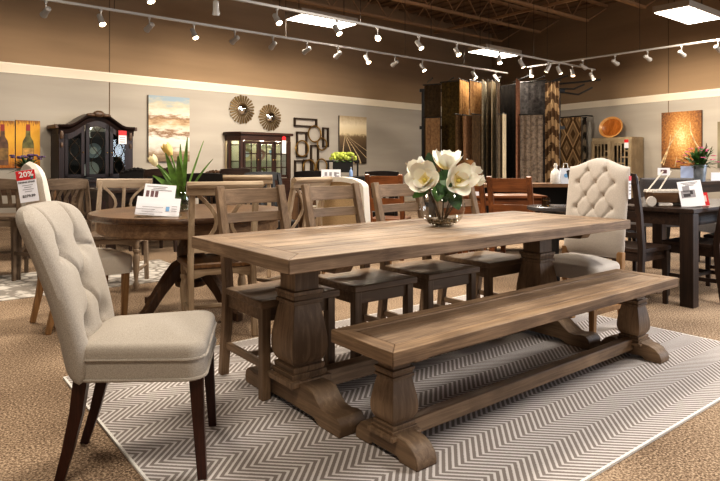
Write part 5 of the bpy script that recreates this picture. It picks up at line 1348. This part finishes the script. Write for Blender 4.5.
for i, (p0, p1, d0, d1, y0, y1, ca, cb, st, lb) in enumerate(rugs):
    A_ = Vector(at(p0, d0)); B_ = Vector(at(p1, d1)); c = (A_ + B_) / 2; L = (B_ - A_).length; an = math.atan2((B_ - A_).y, (B_ - A_).x); dm = (d0 + d1) / 2
    z1 = zz(y0, dm); z0 = zz(y1, dm)
    t = thing('hanging_rug', lb, 'rug', (c.x, c.y, 0), an, 'rugs on the display rack')
    b = MB(); nx = 14; rings = []
    for k in range(nx + 1):
        x_ = -L / 2 + L * k / nx; y_ = .012 * math.sin(k * 1.7 + i)
        rings.append([(x_, y_ - .008, z0), (x_, y_ + .008, z0), (x_, y_ + .008, z1), (x_, y_ - .008, z1)])
    b.loft(rings); b.build('pile', rugmat('rug_weave_%d' % i, ca, cb, st, 14 if i != 16 else 9), t)
    b = MB(); b.tube([(-L / 2 - .04, 0, z1 + .012), (L / 2 + .04, 0, z1 + .012)], .016, 6); b.build('hanger_bar', black, t)
rk = thing('rug_display_rack', 'black steel rug display rack with swing arms behind the hanging rugs', 'rack', (*at(490, 15.2), 0), math.radians(-38.3))
b = MB(); b.bb(-1.8, 1.9, -.2, .2, 0, .1); b.build('base', black, rk)
for x_ in (-1.7, 0, 1.75):
    b = MB(); b.tube([(x_, 0, .1), (x_, 0, 2.98)], .05, 10); b.build('post', black, rk)
for z in (2.0, 2.95):
    b = MB(); b.bb(-1.8, 1.9, -.04, .04, z - .04, z + .04); b.build('cross_bar', black, rk)
for i, (x_, yy) in enumerate(((-1.6, -.9), (-1.1, -1.0), (-.6, -1.2), (0, -1.2), (.6, -1.3), (1.0, -1.2), (1.5, -1.3))):
    b = MB(); b.tube([(x_, 0, 3.16), (x_ + .02, yy, 3.14)], .018, 6); b.build('swing_arm', black, rk)
for i, (dx, z, l) in enumerate(((0, 3.12, .95), (.05, 3.0, .55), (.03, 2.92, .75))):
    b = MB(); b.tube([(1.75, 0, z), (1.75 + l * .55, -.25, z + .02 - .06 * i), (1.75 + l, -.3, z + .07)], .022, 6); b.build('empty_swing_arm', black, rk)
# diamond rug on its own
c, w, d = span(onR, RD, 560.5, 581, .35)
t = thing('hanging_rug', 'brown and tan diamond-patterned rug hanging beside the lattice cabinet', 'rug', (c.x, c.y, 0), RANG, 'rugs on the display rack')
z1, z0 = zz(117.5, d), zz(190, d)
b = MB(); b.bb(-w / 2, w / 2, -.008, .008, z0, z1); b.build('pile', rugmat('diamond_weave', (84, 64, 44), (142, 118, 88), 'diamond'), t)
b = MB(); b.tube([(-w / 2 - .04, 0, z1 + .02), (w / 2 + .2, 0, z1 + .02)], .018, 6); b.build('hanger_bar', black, t)
b = MB(); b.tube([(w / 2 + .15, .3, z1 + .02), (w / 2 + .15, 0, z1 + .02)], .018, 6); b.build('wall_arm', black, t)
c, w, d = span(onR, RD, 583, 586, .40)
t = thing('hanging_rug', 'narrow dark fringed rug edge at the right of the diamond-patterned rug', 'rug', (c.x, c.y, 0), RANG, 'rugs on the display rack')
b = MB(); b.bb(-w / 2, w / 2, -.01, .01, zz(190, d), zz(118, d)); b.build('pile', rugmat('dark_fringe', (40, 34, 28), (120, 108, 92), 'zigzag'), t)
b = MB(); b.tube([(-w / 2 - .02, 0, zz(118, d) + .01), (w / 2 + .02, 0, zz(118, d) + .01)], .015, 6); b.build('hanger_bar', black, t)

# ------------------------------------------------------------------ ceiling panels
def panel(label, x0, x1, y0, y1, z):
    t = thing('light_panel', label, 'ceiling light', ((x0 + x1) / 2, (y0 + y1) / 2, z), 0, 'lit rectangular light panels')
    hx, hy = (x1 - x0) / 2, (y1 - y0) / 2
    b = MB(); b.bb(-hx, hx, -hy, hy, .0, .11); b.build('housing', plain('grey_fixture_paint', (150, 138, 124), .5), t, .006)
    b = MB(); b.bb(-hx + .03, hx - .03, -hy + .03, hy - .03, -.012, -.001); b.build('diffuser', panelglow, t)
    for s in (-1, 1):
        b = MB(); b.tube([(s * hx * .8, 0, .11), (s * hx * .8, 0, CEIL - z)], .006, 6); b.build('suspension_rod', darkmetal, t)
panel('lit white light panel at upper left centre, above the near track', 5.72, 7.0, 8.92, 9.48, 3.75)
panel('lit white light panel at the centre, partly behind the near track', 10.8, 12.15, 8.98, 9.56, 3.75)
panel('lit white light panel at the upper right', 10.55, 11.95, 4.42, 5.04, 3.75)

# ------------------------------------------------------------------ track lights
lampsN = 0
def add_spot(loc, target, energy, size=60, color=(1, .86, .69), blend=.9, rad=.05):
    global lampsN
    ld = bpy.data.lights.new('track_spot', 'SPOT'); ld.energy = energy; ld.spot_size = math.radians(size); ld.spot_blend = blend; ld.color = color; ld.shadow_soft_size = rad
    o = bpy.data.objects.new('track_spot_lamp', ld); COL.objects.link(o); o.location = loc
    o.rotation_euler = (Vector(target) - Vector(loc)).to_track_quat('-Z', 'Y').to_euler(); lampsN += 1
    return o
TRZ = 3.30
ordn = ['first', 'second', 'third', 'fourth', 'fifth', 'sixth', 'seventh', 'eighth', 'ninth', 'tenth', 'eleventh', 'twelfth', 'thirteenth', 'fourteenth']
def track(label, A, B, ceiling_drops, TRZ=3.30):
    A, B = Vector(A), Vector(B); an = math.atan2((B - A).y, (B - A).x); L = (B - A).length
    t = thing('lighting_track', label, 'track', (A.x, A.y, TRZ), an)
    b = MB(); b.bb(0, L, -.02, .02, -.012, .022); b.build('rail', trackm, t)
    for k in ceiling_drops:
        b = MB(); b.tube([(L * k, 0, .022), (L * k, 0, CEIL - TRZ)], .005, 5); b.build('suspension_wire', darkmetal, t)
    return A, B
def spotlight(label, p, aim, group, energy, size, lit=True, TRZ=3.30):
    """p = point on the track (x,y)"""
    t = thing('track_spotlight', label, 'spotlight', (p.x, p.y, TRZ - .012), 0, group)
    a = Vector(aim) - Vector((p.x, p.y, TRZ - .2)); a.normalize()
    M = a.to_track_quat('Z', 'Y').to_matrix()
    b = MB(); b.lathe([(.022, -.03), (.022, 0)], n=10); b.tube([(0, 0, -.03), (0, 0, -.11)], .011, 6); b.build('stem', trackm, t)
    c = Vector((0, 0, -.15))
    b = MB(); b.lathe([(.02, -.10), (.038, -.085), (.041, .03), (.05, .09), (.045, .09), (.038, .06)], c, 16, M, cap1=False); b.build('head', trackm, t)
    b = MB(); b.lathe([(.044, .082), (.03, .092), (.001, .094)], c, 14, M, cap0=False); b.build('lens', lampglow if lit else lampdim, t)
    if energy:
        s = add_spot(Vector((p.x, p.y, TRZ - .012)) + c + a * .13, Vector((p.x, p.y, TRZ)) + a * 5, energy, size)
        s.name = 'lamp'; s.data.name = 'lamp'; 
        s.parent = t; s.location = c + a * .13
def on_track(A, B, px):
    """point on the track line seen at image column px"""
    q = ray2(px); D = B - A; n_ = Vector((-D.y, D.x)); k = A.dot(n_) / q.dot(n_); return q * k
A, B = track('silver lighting track nearest the viewer, running across the room to the rug display', (0.6, 7.23), (13.08, 7.60), (.3, .42, .55, .68, .8, .97))
pxs = [149, 216, 277, 337, 377.5, 419, 457, 499.5, 521.5, 548, 559, 572.5, 592]
ga = 'spotlights on the near track'
for i, px in enumerate(pxs):
    p = on_track(A, B, px)
    if i in (2, 3, 5): aim = (p.x + .3, p.y - 2.5, 0)
    elif i == 4: aim = (3.0, 2.5, .6)
    elif i == 6: aim = (p.x - .5, p.y - 2.5, 0)
    elif i >= 7: aim = (p.x + (-.8 if i % 2 else .9), p.y - 1.0 if i != 9 else p.y + 1, 0.5)
    else: aim = (p.x + .6, p.y + (1.2 if i == 1 else -1.4), 0)
    spotlight('small white track spotlight, %s from the left on the track nearest the viewer' % ordn[i], p, aim, ga, 120 if i in (1, 2, 3, 4, 5, 6) else (90 if i in (8, 11) else 0), 80, i not in (9, 11))
A, B = track('thinner silver lighting track parallel to the left wall', (0.2, 8.87), (11.9, 9.22), (.2, .45, .7, .86))
pxs = [46, 101, 149.5, 194, 235, 273, 307, 338, 367, 395, 422.5, 474, 496]
gbn = 'spotlights on the left wall track'
for i, px in enumerate(pxs):
    p = on_track(A, B, px); q = LP + LD * ((p - LP).dot(LD))
    face = i in (1, 3, 8, 10, 11, 12)
    aim = (q.x + (.5 if i % 2 else -.3), q.y, 2.0) if not face else (p.x + .4, p.y - 1.6, .5)
    spotlight('small track spotlight, %s from the left on the track along the left wall' % ordn[i], p, aim, gbn, 0 if face else 140, 80, face or i in (6,))
    if face and i < 11:
        pass
A, B = track('lighting track running along the right wall', (12.02, 8.73), (12.19, 3.35), (.1, .5, .9), 3.40)
pxs = [531.5, 583, 615, 647.5, 681.5, 718]
gcn = 'spotlights on the right wall track'
for i, px in enumerate(pxs):
    p = on_track(A, B, px); q = RP + RD * ((p - RP).dot(RD))
    face = i == 0
    aim = (q.x, q.y - .2, 2.0) if not face else (p.x - 1.2, p.y - 1.0, .5)
    spotlight('small track spotlight, %s from the left on the track along the right wall' % ordn[i], p, aim, gcn, 0 if face else (120 if i > 2 else 190), 78, True, 3.40)
# wall-wash lamps shared by the tracks
# ------------------------------------------------------------------ lamps: general store lighting and added overhead fill
def area(loc, target, energy, sx, sy, color, name='overhead_area_light'):
    ld = bpy.data.lights.new(name, 'AREA'); ld.shape = 'RECTANGLE'; ld.size = sx; ld.size_y = sy; ld.energy = energy; ld.color = color
    o = bpy.data.objects.new(name, ld); COL.objects.link(o); o.location = loc; o.rotation_euler = (Vector(target) - Vector(loc)).to_track_quat('-Z', 'Y').to_euler(); return o
WARM = (1, .90, .76); NEU = (1, .96, .90); COOL = (.80, .88, 1)
area((2.2, 3.4, 3.7), (2.2, 3.0, 0), 120, 1.3, .6, WARM)  # unseen area lamps added overhead as fill, up to the panel lamps
area((4.5, .3, 3.7), (4.0, .8, 0), 130, 1.3, .6, NEU)
area((-.3, .6, 3.7), (.2, 1.0, 0), 80, 1.3, .6, WARM)
area((1.2, 6.4, 3.7), (1.2, 6.4, 0), 120, 1.3, .6, WARM)
area((6.2, 5.2, 3.7), (6.2, 5.2, 0), 150, 1.3, .6, WARM)
area((8.5, 1.5, 3.7), (8.5, 1.5, 0), 120, 1.3, .6, NEU)
area((6.36, 9.2, 3.70), (6.36, 9.2, 0), 120, 1.2, .5, WARM)
area((11.5, 9.27, 3.70), (11.5, 9.27, 0), 120, 1.2, .5, WARM)
area((11.25, 4.73, 3.70), (11.25, 4.73, 0), 120, 1.2, .5, WARM)
area((11.8, -3.5, 2.2), (3.2, 2.0, .3), 420, 3.8, 2.6, COOL, 'shop_window_light')

def point(loc, e, name):
    ld = bpy.data.lights.new(name, 'POINT'); ld.energy = e; ld.color = (1, .88, .7); ld.shadow_soft_size = .05
    o = bpy.data.objects.new(name, ld); COL.objects.link(o); o.location = loc
for x_ in (-.5, .0, .45): point(MC2 @ Vector((x_, .2, zt2 - .2)), 7, 'cabinet_lamp')
for x_ in (-.5, .0, .5): point(MC @ Vector((x_, .2, 1.75)), 3, 'cabinet_lamp')
w = bpy.data.worlds.new('store_ambience'); bpy.context.scene.world = w; w.use_nodes = True
w.node_tree.nodes['Background'].inputs[0].default_value = (1.0, .90, .79, 1); w.node_tree.nodes['Background'].inputs[1].default_value = .36

# ------------------------------------------------------------------ camera
cd_ = bpy.data.cameras.new('camera'); co = bpy.data.objects.new('camera', cd_); COL.objects.link(co)
co.location = (0, 0, H); co.rotation_euler = (PI / 2, 0, -YAW); cd_.sensor_width = 36; cd_.lens = F / 720 * 36
cd_.shift_y = -(240.5 - HY) / 720; cd_.clip_end = 100; cd_.clip_start = .05
bpy.context.scene.camera = co
sc = bpy.context.scene
sc.view_settings.view_transform = 'Standard'; sc.view_settings.look = 'Medium High Contrast'; sc.view_settings.exposure = 0.0
